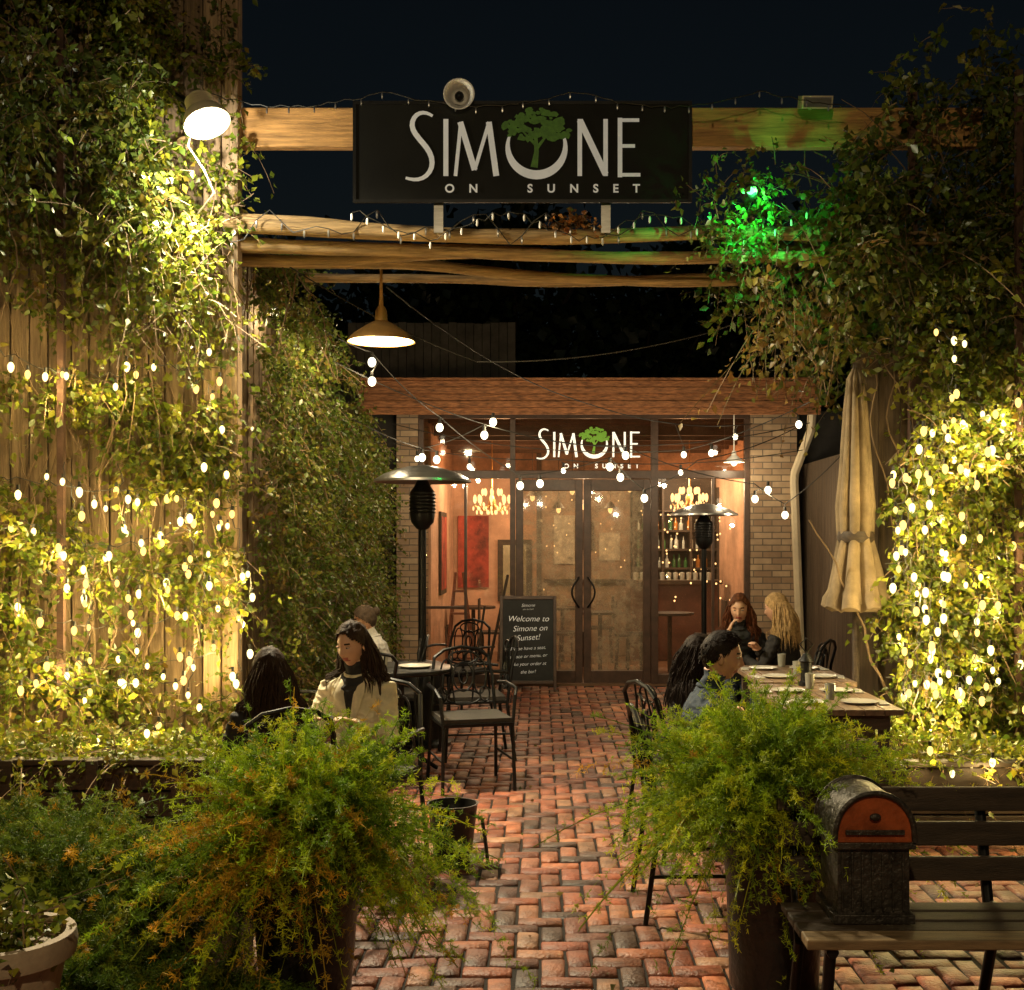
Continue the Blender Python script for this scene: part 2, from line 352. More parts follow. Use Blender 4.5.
def door(x0,x1,nm):
    b=MB(); y0,y1=13.61,13.67; s=.085
    b.box(x0,x0+s,y0,y1,.02,2.33); b.box(x1-s,x1,y0,y1,.02,2.33); b.box(x0+s,x1-s,y0,y1,2.2,2.33); b.box(x0+s,x1-s,y0,y1,.02,.16)
    b.obj(nm,[m_frame],smooth=False,parent=B,bevel=.005)
    b=MB(); b.add([(x0+s,13.64,.16),(x1-s,13.64,.16),(x1-s,13.64,2.2),(x0+s,13.64,2.2)],[(0,1,2,3)]); b.obj(nm+'_glass',[m_glassd],smooth=False,parent=B)
door(-.275,.485,'door_leaf'); door(.495,1.255,'door_leaf_b')
b=MB()
for sx in (-1,1):
    pts=[(.49+sx*(.05+.08*math.sin(math.pi*t/12)),13.6-.05*math.sin(math.pi*t/12)**.5,.88+.34*t/12) for t in range(13)]
    b.tube(pts,.011,0,8)
b.obj('door_pulls',[m_black],parent=B)
b=MB()
def pane(b,x0,x1,z0,z1,y=13.64): b.add([(x0,y,z0),(x1,y,z0),(x1,y,z1),(x0,y,z1)],[(0,1,2,3)])
pane(b,-1.32,-.86,.12,2.34);pane(b,-.83,-.34,.12,2.34);pane(b,1.34,1.95,.12,2.34);pane(b,1.98,2.32,.12,2.34)
b.obj('window_panes',[m_glass],smooth=False,parent=B)
b=MB(); pane(b,-1.32,-.34,2.43,3.02);pane(b,-.28,1.26,2.43,3.02);pane(b,1.34,2.32,2.43,3.02); b.obj('transom_panes',[m_glasst],smooth=False,parent=B)
b=MB(); b.box(-1.262,-1.235,15.0,15.9,.95,2.0,0); b.box(-1.234,-1.23,15.06,15.84,1.01,1.94,1); b.box(-1.2,-.75,17.55,17.59,.95,2.0,1)
b.obj('paintings',[m_dkwood,M('red_canvas',(.34,.05,.03),rough=.7,var=.9,ns=4)],smooth=False,parent=B)
b=MB(); b.box(-.62,-.12,17.55,17.595,.75,1.65,0); b.box(-.54,-.2,17.54,17.549,.83,1.57,1); b.obj('framed_mirror',[m_dkwood,M('mirror_face',(.7,.6,.4),rough=.2,metal=.7,var=.2)],smooth=False,parent=B)
b=MB(); m_bt=[m_dkwood,M('bottle_green',(.05,.16,.05),rough=.1),M('bottle_amber',(.4,.16,.03),rough=.1),M('bottle_clear',(.5,.55,.5),rough=.08),M('bar_front',(.12,.05,.03),rough=.5),m_dkwood,m_chand]
b.box(1.36,2.56,17.52,17.585,.02,2.6,5)
for zz in (.95,1.22,1.49,1.76,2.05): b.box(1.35,2.56,17.25,17.52,zz,zz+.03,0)
for xx in (1.33,1.75,2.15,2.54): b.box(xx,xx+.03,17.2,17.519,0.02,2.4,0)
for zz in (.98,1.25,1.52,1.79):
    x=1.42
    while x<2.5:
        h=random.uniform(.14,.2); r=random.uniform(.018,.032); b.lathe([(0,0),(r,0),(r,h*.6),(r*.35,h*.75),(r*.35,h),(0,h)],(x,17.34+random.uniform(-.05,.05),zz),random.choice([1,2,3]),n=10); x+=random.uniform(.055,.13)
b.box(1.25,2.4,16.2,16.6,.02,1.05,4); b.box(1.2,2.45,16.1,16.65,1.05,1.1,0)
for k in range(70): b.blb((random.uniform(1.4,2.5),random.uniform(15.0,17.1),random.uniform(.8,2.2)),.012,.014,6,6)
for k in range(12): b.lathe([(.0,0),(.03,0),(.035,.1),(.0,.11)],(1.3+.09*k,16.3,1.1),3,n=8)
b.obj('bar_shelves',m_bt,parent=B)
def chandelier(x,y,z,nm):
    b=MB(); b.tube([(x,y,z+.12),(x,y,3.0)],.008,0); b.ell((x,y,z),.05,.05,.12,0)
    for k in range(8):
        a=k*math.pi/4; c,s=math.cos(a),math.sin(a)
        b.tube([(x+.04*c,y+.04*s,z),(x+.14*c,y+.14*s,z-.09),(x+.22*c,y+.22*s,z-.01)],.007,0,6)
        b.blb((x+.22*c,y+.22*s,z+.07),.024,.06,1)
        for q in range(5): b.blb((x+(.06+.045*q)*c,y+(.06+.045*q)*s,z-.10+.05*(q%3)),.012,.03,1,6)
        b.blb((x+.12*c,y+.12*s,z+.16),.02,.05,1)
    b.obj(nm,[m_brass,m_chand],parent=B)
chandelier(-.62,15.5,2.10,'chandelier_a'); chandelier(1.93,15.5,2.12,'chandelier_b')
b=MB(); 
for (x,y) in ((-1.15,14.5),(-.8,14.5)):
    b.tube([(x,y,.02),(-.98+(x+.98)*.25,14.55,1.25)],.018,0,6)
    b.tube([(x,y+.55,.02),(-.98+(x+.98)*.25,14.6,1.25)],.015,0,6)
for k in range(4):
    f=k/4; hw=.17*(1-f*.7); b.box(-.975-hw,-.975+hw,14.47,14.56,.2+.27*k,.225+.27*k,0)
b.obj('step_ladder',[M('red_wood',(.2,.07,.035),rough=.6)],parent=None)
b=MB(); b.tube([(2.98,13.12,3.1),(2.98,13.2,2.85),(2.86,13.46,2.4),(2.86,13.5,2.3),(2.94,13.5,.15),(2.98,13.35,.06)],.05,0,8,up=(1,0,0)); b.obj('downspout',[m_cream],parent=B)
def plight(name,loc,p,c,r=.08,parent=None):
    l=bpy.data.lights.new(name,'POINT'); l.energy=p; l.color=c; l.shadow_soft_size=r; o=bpy.data.objects.new(name,l); col.objects.link(o); o.location=loc
    if parent: o.parent=parent
    return o
b=MB(); b.tube([(2.15,13.3,3.1),(2.15,13.3,2.62)],.007,0); b.lathe([(.02,.13),(.03,.08),(.1,.02),(.12,0),(.11,.0)],(2.15,13.3,2.5),0,n=20); b.ell((2.15,13.3,2.5),.035,.035,.04,1,8,6); b.obj('eaves_lamp',[m_white,m_bulbw],parent=B)
plight('eaves_lamp_light',(2.15,13.3,2.43),8,(1,.8,.5),.03,B)
def logo(b,ox,oz,s,y,mw,mg):
    def P(l): return [(ox+p[0]*s,oz+p[1]*s) for p in l]
    w=.075*s
    S=[(.42,1.0),(.32,1.06),(.2,1.06),(.1,.98),(.06,.84),(.12,.7),(.26,.55),(.38,.4),(.43,.22),(.38,.06),(.26,-.05),(.1,-.07),(-.03,-.03)]
    S2=[]
    for a,c in zip(S[:-1],S[1:]): S2+= [a,((a[0]+c[0])/2,(a[1]+c[1])/2)]
    S2.append(S[-1])
    for _ in range(2): S2=[S2[0]]+[((S2[i-1][0]+2*S2[i][0]+S2[i+1][0])/4,(S2[i-1][1]+2*S2[i][1]+S2[i+1][1])/4) for i in range(1,len(S2)-1)]+[S2[-1]]
    b.ribbon(P(S2),[w*(.6+.6*math.sin(math.pi*i/(len(S2)-1))) for i in range(len(S2))],y,mw)
    b.ribbon(P([(.64,0),(.64,.95)]),w*1.1,y,mw)
    b.ribbon(P([(.80,0),(.89,.9)]),w*.8,y,mw); b.ribbon(P([(.88,.9),(1.12,.1)]),w*1.3,y-.001,mw); b.ribbon(P([(1.12,.1),(1.36,.9)]),w*.8,y,mw); b.ribbon(P([(1.355,.9),(1.48,0)]),w*1.3,y-.001,mw)
    cx,cz,r=2.15,.50,.48
    pts=[];ws=[]
    for k in range(31):
        a=R(158)+R(224)*k/30; pts.append((cx+r*math.cos(a),cz+r*math.sin(a))); ws.append(w*(.5+1.5*math.sin(math.pi*k/30)))
    b.ribbon(P(pts),ws,y,mw)
    b.ribbon(P([(2.87,0),(2.87,.95)]),w,y,mw); b.ribbon(P([(2.87,.93),(3.3,.03)]),w*1.4,y-.001,mw); b.ribbon(P([(3.3,0),(3.3,.95)]),w,y,mw)
    b.ribbon(P([(3.54,-.02),(3.54,.97)]),w,y,mw)
    for zz,l in ((.93,.33),(.5,.26),(.02,.35)): b.ribbon(P([(3.53,zz),(3.53+l,zz)]),w*.8,y-.001,mw)
    rnd=random.Random(3)
    for k in range(110):
        a=rnd.uniform(0,2*math.pi); q=rnd.uniform(0,1)**.5; px=cx+.56*q*math.cos(a); pz=.88+.25*q*math.sin(a)-.12*abs(math.cos(a))*q; rr=rnd.uniform(.03,.085)
        n=7; vs=[(ox+(px+rr*(1+rnd.uniform(-.4,.4))*math.cos(2*math.pi*i/n))*s,y-.002-.00003*k,oz+(pz+rr*.7*(1+rnd.uniform(-.4,.4))*math.sin(2*math.pi*i/n))*s) for i in range(n)]
        b.add(vs,[tuple(range(n))],mg)
    b.ribbon(P([(2.11,.14),(2.15,.4),(2.13,.8)]),[w*1.6,w,w*.6],y-.007,mg)
    b.ribbon(P([(2.15,.45),(2.38,.75)]),[w*.8,w*.3],y-.0075,mg); b.ribbon(P([(2.15,.5),(1.90,.76)]),[w*.8,w*.3],y-.008,mg)
def text(s,size,loc,mat,name,parent,sp=1.0,bold=0):
    cu=bpy.data.curves.new(name,'FONT'); cu.body=s; cu.size=size; cu.space_character=sp; cu.offset=bold
    o=bpy.data.objects.new(name,cu); col.objects.link(o); o.location=loc; o.rotation_euler=(R(90),0,0); cu.materials.append(mat); o.parent=parent
    bpy.context.view_layer.update(); return o
def fit(o,w):
    for _ in range(6):
        bpy.context.view_layer.update(); cw=o.dimensions.x
        o.data.space_character*= (w/cw)**1.15
b=MB(); logo(b,-.03,2.58,.30,13.59,0,1); b.obj('window_lettering',[m_letter2,m_green2,m_dkwood],smooth=False,parent=B)
o=text('ON  SUNSET',.072,(.27,13.588,2.455),m_letter2,'window_lettering_small',B,sp=2.0,bold=.0015); fit(o,.85)
plight('chandelier_light_a',(-.5,15.5,2.4),105,(1,.66,.36),.15,B); plight('chandelier_light_b',(1.9,15.5,2.4),70,(1,.62,.32),.15,B); plight('counter_light',(.6,16.2,2.2),38,(1,.72,.42),.1,B)
plight('bar_light',(2.0,16.85,2.3),30,(1,.7,.4),.1,B)
# ================================================================ BACKGROUND
b=MB(); x=-3.2
while x<-.45: b.box(x,x+.13,20,20.05-.02*random.random(),0,5.25+.03*random.random()); x+=.14
b.box(-7,-3.2,20,20.3,0,4.6); b.box(-.45,9,21,21.4,0,3.9); b.obj('background_building',[m_palewall],smooth=False)
rng=np.random.default_rng(5)
pts=[];tb=MB()
for k in range(13):
    cx=-12+k*2.3+random.uniform(-.6,.6); cy=random.uniform(25,30); H=random.uniform(8.0,9.8); rad=random.uniform(1.9,2.8)
    tb.tube([(cx,cy,-.1),(cx+.1,cy,H*.4),(cx+.2,cy,H*.75)],[.25,.18,.08],0,8)
    for q in range(5):
        a=random.uniform(0,6.28); tb.tube([(cx+.1,cy,H*.42),(cx+math.cos(a)*rad*.4,cy+math.sin(a)*rad*.4,H*.6),(cx+math.cos(a)*rad*.8,cy+math.sin(a)*rad*.8,H*.75)],[.1,.06,.02],0,6)
    for q in range(46):
        d=rng.normal(size=3); d/=np.linalg.norm(d); rr=rng.uniform(.2,1)
        c=np.array([cx,cy,H*.62])+d*np.array([rad,rad,H*.34])*rr
        pts.append(c+rng.normal(size=(80,3))*.42)
pts=np.concatenate(pts)
Vv,Ff,Cc=leaves(pts,rng.normal(size=pts.shape),rng.uniform(.2,.38,len(pts)),pal(len(pts),rng,[(.04,.06,.02),(.06,.08,.025)],[1,1]),rng,.4)
dt=empty('distant_trees'); npmesh('crowns',Vv,Ff,[m_leaf],Cc,parent=dt); tb.obj('trunks',[m_dkwood],parent=dt)
# ================================================================ FENCES
A0=Vector((-4.3,6.7,0)); A1=Vector((-2.14,8.0,0)); fd=(A1-A0); fl=fd.length; fdn=fd.normalized(); fnm=Vector((fdn.y,-fdn.x,0))
b=MB(); s=0
while s<fl-.05:
    w=random.uniform(.1,.15); yy=random.uniform(0,.02); T=Matrix.Translation(A0+fdn*s)@Matrix.Rotation(math.atan2(fdn.y,fdn.x),4,'Z')
    b.box(.003,w-.005,-yy,.03,0,5.3+random.uniform(-.1,.1),0,T); s+=w
for zz in (.6,2.0,3.4,4.7):
    T=Matrix.Translation(A0)@Matrix.Rotation(math.atan2(fdn.y,fdn.x),4,'Z'); b.box(0,fl,.035,.08,zz,zz+.09,0,T)
b.obj('wooden_wall',[m_wood],smooth=False,bevel=.003)
b=MB(); s=8.02
while s<13.3:
    w=random.uniform(.13,.17); xx=-2.16+(s-8)*.03; hh=3.9-(s-8)*.28
    b.box(xx-.03,xx+random.uniform(0,.015),s,s+w-.006,0,hh+random.uniform(-.05,.05)); s+=w
b.box(-2.2,-2.09,7.84,7.98,0,5.3,1); b.box(-2.083,-1.98,7.86,7.98,0,5.3,1)
b.obj('board_fence',[m_wood,m_post],smooth=False,bevel=.004)
b=MB(); s=2.1
while s<4.6:
    w=random.uniform(.12,.15); b.box(s,s+w-.006,7.95+random.uniform(0,.015),7.99,0,2.9+random.uniform(-.08,.08)); s+=w
s=8.0
while s<13.9:
    w=.15; b.box(3.0,3.03,s,s+w-.006,0,2.5); s+=w
b.obj('side_fence',[m_fence2],smooth=False)
# ================================================================ PERGOLA
PG=empty('pergola')
b=MB(); b.box(-2.95,2.95,8.0,8.06,4.26,4.52,0); b.box(-2.95,2.95,8.10,8.15,4.28,4.52,0); b.obj('header_beam',[m_beam],smooth=False,parent=PG,bevel=.006)
b=MB()
def logt(x0,y0,z0,x1,y1,z1,r,sag=.03):
    n=18; pts=[];rs=[]
    sd=random.random()*10
    for k in range(n):
        t=k/(n-1); pts.append((x0+(x1-x0)*t,y0+(y1-y0)*t+.02*noise.noise(Vector((t*3,sd,0))),z0+(z1-z0)*t-sag*math.sin(math.pi*t)+.06*noise.noise(Vector((t*3,0,sd))))); rs.append(r*(1-.25*t)*(1+.2*noise.noise(Vector((t*9,sd,3)))))
    b.tube(pts,rs,0,12)
logt(-2.35,7.85,3.72,2.95,7.85,3.62,.055); logt(-2.3,7.97,3.62,2.95,7.95,3.5,.05); logt(-2.1,8.35,3.60,1.6,8.3,3.44,.045); logt(-2.2,8.15,3.55,2.9,8.15,3.66,.04); logt(-1.7,8.7,3.55,2.6,8.6,3.55,.035); logt(-2.3,7.90,3.78,.9,7.95,3.66,.028)
logt(-2.3,7.75,4.2,-2.3,9.5,4.1,.05)
b.obj('log_rails',[m_log],parent=PG)
b=MB(); 
for x in (-2.5,2.46): b.box(x-.025,x+.025,7.9,7.95,0,4.7)
b.box(-2.9,-2.86,7.2,7.24,0,4.7); b.box(2.9,2.94,7.3,7.34,0,4.5)
b.obj('steel_posts',[m_rust],smooth=False,parent=PG)
SG=empty('restaurant_sign')
b=MB(); b.box(-1.195,.97,7.70,7.74,3.807,4.446,0); b.obj('panel',[m_signblk],smooth=False,parent=SG,bevel=.004)
b=MB()
for (x0,x1,z0,z1) in ((-1.2,.975,4.43,4.452),(-1.2,.975,3.80,3.82),(-1.2,-1.18,3.82,4.43),(.955,.975,3.82,4.43)): b.box(x0,x1,7.692,7.699,z0,z1)
b.obj('trim',[m_black],smooth=False,parent=SG)
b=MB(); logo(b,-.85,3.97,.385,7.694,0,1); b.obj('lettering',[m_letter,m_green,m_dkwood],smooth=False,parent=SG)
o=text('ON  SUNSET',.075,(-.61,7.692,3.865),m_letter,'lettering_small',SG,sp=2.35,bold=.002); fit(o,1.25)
b=MB()
for x in (-.655,.425): b.box(x-.03,x+.03,7.745,7.775,3.62,4.0)
b.obj('sign_posts',[m_steel],smooth=False,parent=SG)
b=MB(); Tr=Euler((R(90),0,0)).to_matrix().to_4x4()
b.lathe([(.015,.02),(.045,.03),(.06,.05),(.095,.09),(.10,.10),(.092,.10),(.06,.06),(.05,.03),(0,.03)],(-.515,7.72,4.47),0,n=26,T=Tr); b.ell((-.515,7.66,4.47),.03,.03,.03,1); b.tube([(-.515,7.72,4.47),(-.515,7.85,4.45),(-.515,8.0,4.4)],.03,0)
b.obj('horn_speaker',[m_white,m_black])
# floodlight
FL=Vector((-2.08,7.42,4.27))
fdir=Vector((.34,-.24,-.80)).normalized()
Tf=fdir.to_track_quat('Z','Y').to_matrix().to_4x4()
b=MB()
b.lathe([(0,-.15),(.05,-.145),(.07,-.12),(.075,-.04),(.12,.0),(.142,.04),(.145,.075),(.13,.075),(.11,.03)],FL,0,n=28,T=Tf); b.lathe([(0,.055),(.122,.055)],FL,1,n=28,T=Tf)
for k in range(5): b.lathe([(.076,-.11+k*.018),(.088,-.106+k*.018),(.076,-.10+k*.018)],FL,0,n=24,T=Tf)
b.tube([FL-fdir*.1+Vector((-.07,0,0)),FL-fdir*.12+Vector((-.16,.1,.06)),(-2.3,8.0,4.45)],.02,2)
b.tube([FL-fdir*.1,(-2.2,7.5,4.1),(-2.1,7.5,3.95),(-2.05,7.55,3.82),(-2.2,7.7,3.72),(-2.45,7.9,3.85)],.006,0,6)
b.obj('floodlight',[m_cream,m_flood,m_black])
def spot(name,loc,tgt,p,c,ang,blend=.6,r=.08):
    l=bpy.data.lights.new(name,'SPOT'); l.energy=p; l.color=c; l.spot_size=R(ang); l.spot_blend=blend; l.shadow_soft_size=r
    o=bpy.data.objects.new(name,l); col.objects.link(o); o.location=loc; o.rotation_euler=(Vector(tgt)-Vector(loc)).to_track_quat('-Z','Y').to_euler(); return o
spot('floodlight_beam',FL+fdir*.15,(0.0,3.9,0),1500,(1,.86,.56),145,.7)
plight('floodlight_spill',FL+fdir*.27+Vector((-.08,0,-.06)),40,(1,.92,.74),.05)
b=MB(); T=T_(1.8,7.85,4.5,rx=R(20)); b.box(-.1,.1,-.07,.07,-.04,.04,0,T); b.box(-.09,.09,-.075,-.071,-.03,.03,1,T); b.tube([(1.8,7.9,4.5),(1.8,8.02,4.52)],.015,0); b.obj('box_floodlight',[m_cream,m_steel],smooth=False,bevel=.006)
px,py,pz=-1.125,8.5,3.04
b=MB(); b.tube([(px,py,pz+.2),(px,py,pz+.34),(px,py,3.56)],[.02,.012,.01],2); b.lathe([(.025,.25),(.04,.22),(.045,.15),(.1,.12),(.19,.06),(.235,.015),(.24,0),(.23,.003)],(px,py,pz),2,n=36)
b.lathe([(.23,.004),(.185,.05),(.1,.105),(.04,.12),(0,.12)],(px,py,pz),0,n=36); b.ell((px,py,pz+.05),.045,.045,.055,1,10,6)
b.obj('pendant_lamp',[m_cream,m_bulbw,m_brass])
plight('pendant_light',(px,py,pz-.03),85,(1,.76,.42),.05)
# ================================================================ STRING LIGHTS
BL=[]
def bulbs(b,p,r):
    b.blb(p,r,r*1.5,0 if random.random()<.6 else 2,6); b.tube([(p[0],p[1],p[2]+r*1.4),(p[0],p[1],p[2]+r*2.9)],r*.5,1,5); BL.append(Vector(p))
def string(b,pts,sp,r,jit=.02):
    pts=[Vector(p) for p in pts]
    fine=[]
    for a,c in zip(pts[:-1],pts[1:]):
        n=max(2,int((c-a).length/.04))
        for k in range(n):
            t=k/n; q=a.lerp(c,t); q.z-=.12*(c-a).length*4*t*(1-t)*.5
            q+=Vector((random.uniform(-1,1),random.uniform(-1,1),random.uniform(-1,1)))*jit*.35; fine.append(q)
    fine.append(pts[-1]); b.tube(fine,.003,1,4)
    acc=random.random()*sp
    for a,c in zip(fine[:-1],fine[1:]):
        acc+=(c-a).length
        if acc>sp:
            acc=random.choice([0,0,0,-.8*sp,.5*sp]); bulbs(b,c+Vector((random.uniform(-1,1)*jit,-.01-random.random()*jit,-r*2.2+random.uniform(-1,1)*jit*1.5)),r*random.uniform(.75,1.2))
def LF(u,z,off=.26):
    p=A0+fdn*fl*u+fnm*off; return Vector((p.x,p.y,z))
def emitlights(parent,pw,step=3):
    random.shuffle(BL)
    for p in BL[::step]: plight('bulb_light',p+Vector((0,-.005,-.035)),pw*random.uniform(.6,1.5),(1,.74,.30),.02,parent)
    BL.clear()
b=MB(); RB=.0185
for (row) in ([(.18,2.72),(.4,2.8),(.6,2.62),(.8,2.72),(.98,2.75)],[(.15,2.05),(.38,2.08),(.55,1.98),(.78,1.95),(1.0,1.85)],[(.3,1.62),(.5,1.75),(.7,1.6),(.86,1.72),(1.0,1.55)],
            [(.2,1.15),(.45,1.3),(.7,1.1),(1.0,1.28)],[(.55,1.45),(.7,1.4),(.85,1.45),(1.0,1.4)],[(.5,.95),(.8,.88),(.99,.95)]):
    string(b,[LF(u,z,.30+.16*random.random()) for u,z in row],.13,RB,.055)
for u in (.62,.74,.88,1.0): string(b,[LF(u,.65,.38),LF(u+.03,1.4,.42),LF(u-.03,2.1,.38)],.16,RB,.08)
string(b,[LF(.12,.62,.95),LF(.4,.54,.95),LF(.72,.58,.92),LF(.95,.7,.7)],.13,RB,.04)
string(b,[LF(.2,.8,.5),LF(.5,.85,.5),LF(.85,.78,.5)],.2,RB,.06)
string(b,[LF(.9,2.9,.4),LF(.96,2.3,.42),LF(.93,1.9,.4)],.2,RB,.08)
o=b.obj('string_lights',[m_bulb,m_wire,m_bulby]); emitlights(o,4.2)
b=MB()
def RF(x,z,off=0): return Vector((x,7.28-off,z))
for row in ([(2.42,3.0),(2.5,2.75),(2.45,2.5),(2.75,2.45),(3.0,2.5)],[(2.3,2.38),(2.5,2.35),(2.8,2.42),(3.1,2.3)],[(2.3,2.1),(2.5,2.25),(2.75,2.12),(3.0,2.2)],[(2.2,1.85),(2.5,1.9),(2.8,1.8),(3.1,1.9)],
            [(2.12,1.5),(2.3,1.58),(2.6,1.5),(2.9,1.6),(3.1,1.5)],[(2.12,1.25),(2.35,1.3),(2.6,1.2),(3.05,1.25)],[(2.1,1.0),(2.3,1.02),(2.6,.92),(3.1,1.0)],[(2.1,.8),(2.4,.85),(2.8,.75),(3.1,.8)]):
    string(b,[RF(x,z,random.uniform(-.05,.15)) for x,z in row],.13,RB,.065)
string(b,[RF(2.0,.52,.9),RF(2.35,.5,.9),RF(2.7,.46,.9),RF(3.0,.5,.9)],.13,RB,.04)
for x in (2.14,2.2,2.28,2.36,2.55): string(b,[RF(x,.65,.2),RF(x+.05,1.3,.15),RF(x-.03,1.9,.1),RF(x+.08,2.35,.08)],.16,RB,.08)
o=b.obj('string_lights',[m_bulb,m_wire,m_bulby]); emitlights(o,4.2)
b=MB(); pts=[]
for k in range(60):
    t=k/59; pts.append(Vector((-2.3+4.6*t,7.77+.03*math.sin(k),3.70+.10*math.sin(t*17)*math.sin(k*1.1)-.06+.05*random.random())))
b.tube(pts,.004,1,4)
for p in pts[::2]: b.lathe([(.0,-.04),(.007,-.03),(.008,0),(.004,.01)],p+Vector((0,-.01,-.02)),0,n=6)
pts=[Vector((-2.2+k*.05+.01*math.sin(k),7.68,4.5-.1*abs(math.sin(k*.13))+.02*random.random())) for k in range(84)]
b.tube(pts,.0035,1,4)
for p in pts[::3]: b.lathe([(.0,-.03),(.006,-.02),(.006,0),(.004,.01)],p+Vector((0,-.01,-.02)),0,n=6)
pts=[Vector((-1.2+k*.05,7.66+.01*math.sin(k*2),3.75-.16*math.sin(k*.16)**2-.05*random.random())) for k in range(60)]
b.tube(pts,.003,1,4)
for p in pts[::2]: b.lathe([(.0,-.035),(.007,-.025),(.007,0),(.004,.01)],p+Vector((0,-.01,-.02)),2,n=6)
b.obj('string_lights',[m_steel,m_wire,m_white])
b=MB(); FB=[]
def fest(anch,bl,r=.034):
    P=[]
    an=[Vector(a) for a in anch]
    for a,c in zip(an[:-1],an[1:]):
        L=(c-a).length
        for k in range(10):
            t=k/10; q=a.lerp(c,t); q.z-=.06*L*4*t*(1-t)*.6; P.append(q)
    P.append(an[-1]); b.tube(P,.005,1,5)
    for p in bl:
        p=Vector(p); FB.append((p,r)); near=min(P,key=lambda q:(q-p).length); 
        b.lathe([(.014,.085),(.016,.04),(.014,.035)],p,1,n=8); b.ell(p,r,r,r*1.2,0,12,8)
        if (near-p).length>.1: b.tube([near,p+Vector((0,0,.08))],.004,1,4)
fest([(-2.05,8.6,3.6),(-1.95,9,3.43),(-1.4,10,3.2),(-.92,11,2.77),(-.19,11.5,2.26),(.67,11.5,2.43),(1.0,11.5,2.12),(1.6,12.2,2.45),(2.95,13.2,2.95)],[(-2.0,9,3.34),(-1.4,10,3.12),(-1.4,10,2.96),(-.92,11,2.67),(-.19,11.5,2.16),(0,11.5,2.18),(.67,11.5,2.34),(.77,11.5,2.24),(1.0,11.5,2.04)])
fest([(-1.95,10.2,2.9),(-1.13,11.5,2.52),(-.51,11,2.7),(.82,11.5,2.53),(2.15,12,2.2),(2.45,12,2.0),(2.95,11.6,2.5)],[(-1.13,11.5,2.43),(-.99,11.5,2.41),(-.51,11,2.60),(-.43,11,2.72),(.82,11.5,2.45),(2.15,12,2.05),(2.28,12,2.14),(2.45,12,1.89)])
fest([(-1.1,8.6,3.45),(.4,11,2.9),(2.3,13.0,2.9)],[(1.45,12.1,2.5),(2.1,12.9,2.75)],.028)
fest([(-1.7,12.7,2.7),(.2,12.8,2.5),(2.8,12.8,2.6)],[(-1.3,12.7,2.5),(-.75,12.75,2.42),(.25,12.8,2.38),(1.5,12.8,2.36)],.026)
fest([(-2.1,8.0,3.75),(-.5,9.5,3.05),(1.3,9.0,3.2),(2.4,8.0,3.7)],[])
fest([(-1.9,9.6,3.2),(.3,12.0,2.6),(2.9,12.9,2.9)],[]); fest([(2.9,9.0,3.2),(1.4,11.5,2.5),(-1.6,13.0,2.9)],[(1.6,11.2,2.45),(2.2,10.2,2.62)],.028)
o=b.obj('festoon_lights',[m_bulbw,m_wire])
for p,r in FB: plight('bulb_light',p+Vector((0,-.01,-.06)),6.5*(r/.034)**2,(1,.80,.5),.03,o)
b=MB(); b.lathe([(.03,.07),(.045,.05),(.05,-.03),(.045,-.03)],(1.28,7.35,3.76),0,n=14,T=Tr); b.ell((1.28,7.30,3.76),.024,.024,.024,1,8,6); b.tube([(1.28,7.4,3.76),(1.3,7.8,3.7)],.012,0); b.obj('green_spotlight',[m_black,m_gbulb])
spot('green_spot_light',(1.30,7.25,3.74),(1.27,7.9,3.72),75,(.03,1,.15),130,.8,.02)
# ================================================================ VINES
rg=np.random.default_rng(11)
def clearFL(p):
    if (p-FL).length<.40: return False
    if p.y<7.75 and p.z>3.6 and p.x>-2.38: return False
    return True
def lv():
    u=random.random()*1.02; z=random.uniform(.35,5.3); 
    if 2.6<z<3.7 and u>.35 and random.random()<.6: return None
    p=LF(u,z,random.uniform(.04,.3))
    return p if clearFL(p) else None
S=sample(3000,lv,-.05,1.9,1,.13)
foliage('climbing_vine',S,rdirs(len(S),(fnm.x*.6,fnm.y*.6,.1),rg),12,.25,.5,.048,G_LIT,1)
def lv2():
    return Vector((random.uniform(-2.75,-2.05),random.uniform(7.2,7.8),random.triangular(2.7,4.1,3.6)))
S=[p for p in sample(280,lv2,-.2,2,3) if clearFL(p)]
foliage('climbing_vine',S,rdirs(len(S),(0.2,-.3,-.4),rg),12,.3,.8,.045,G_LIT,2)
def iv():
    y=random.uniform(8.5,13.3); zt=3.75-(y-8.5)*.30; z=random.uniform(.25,zt); x=-2.12+(y-8)*.03+random.uniform(.05,.34)*(1 if z<zt-.4 else .5)
    if random.random()<.2: z=random.uniform(zt-.4,zt+.15)
    return Vector((x,y,z))
S=sample(4400,iv,-.15,2.2,5,.15)
foliage('ivy',S,rdirs(len(S),(.8,-.4,-.2),rg),11,.17,.6,.042,G_IVY,3)
def rv():
    x=random.uniform(2.14,3.7)
    z=random.uniform(.4,3.3)
    if x<2.36 and z>1.7+3*(x-2.14): return None
    return Vector((x,7.45+random.uniform(-.22,.35),z))
S=sample(2300,rv,-.08,2.1,7,.13)
foliage('climbing_vine',S,rdirs(len(S),(.1,-.7,0),rg),12,.2,.5,.048,G_LIT,4)
def rc():
    x=random.uniform(1.25,3.8); z=random.gauss(3.85,.6)
    if z>3.9+(x-1.2)*.55+.2*math.sin(x*9) or z<2.75: return None
    if x<1.9 and (z<3.2 or random.random()<.5): return None
    if 3.9<z<4.6 and x<2.7 and random.random()<.6: return None
    return Vector((x,random.uniform(7.3,8.8),z))
S=sample(1600,rc,0,2.2,9,.15)
foliage('canopy_vine',S,rdirs(len(S),(-.2,-.4,.1),rg),12,.32,.6,.06,G_TOP,5)
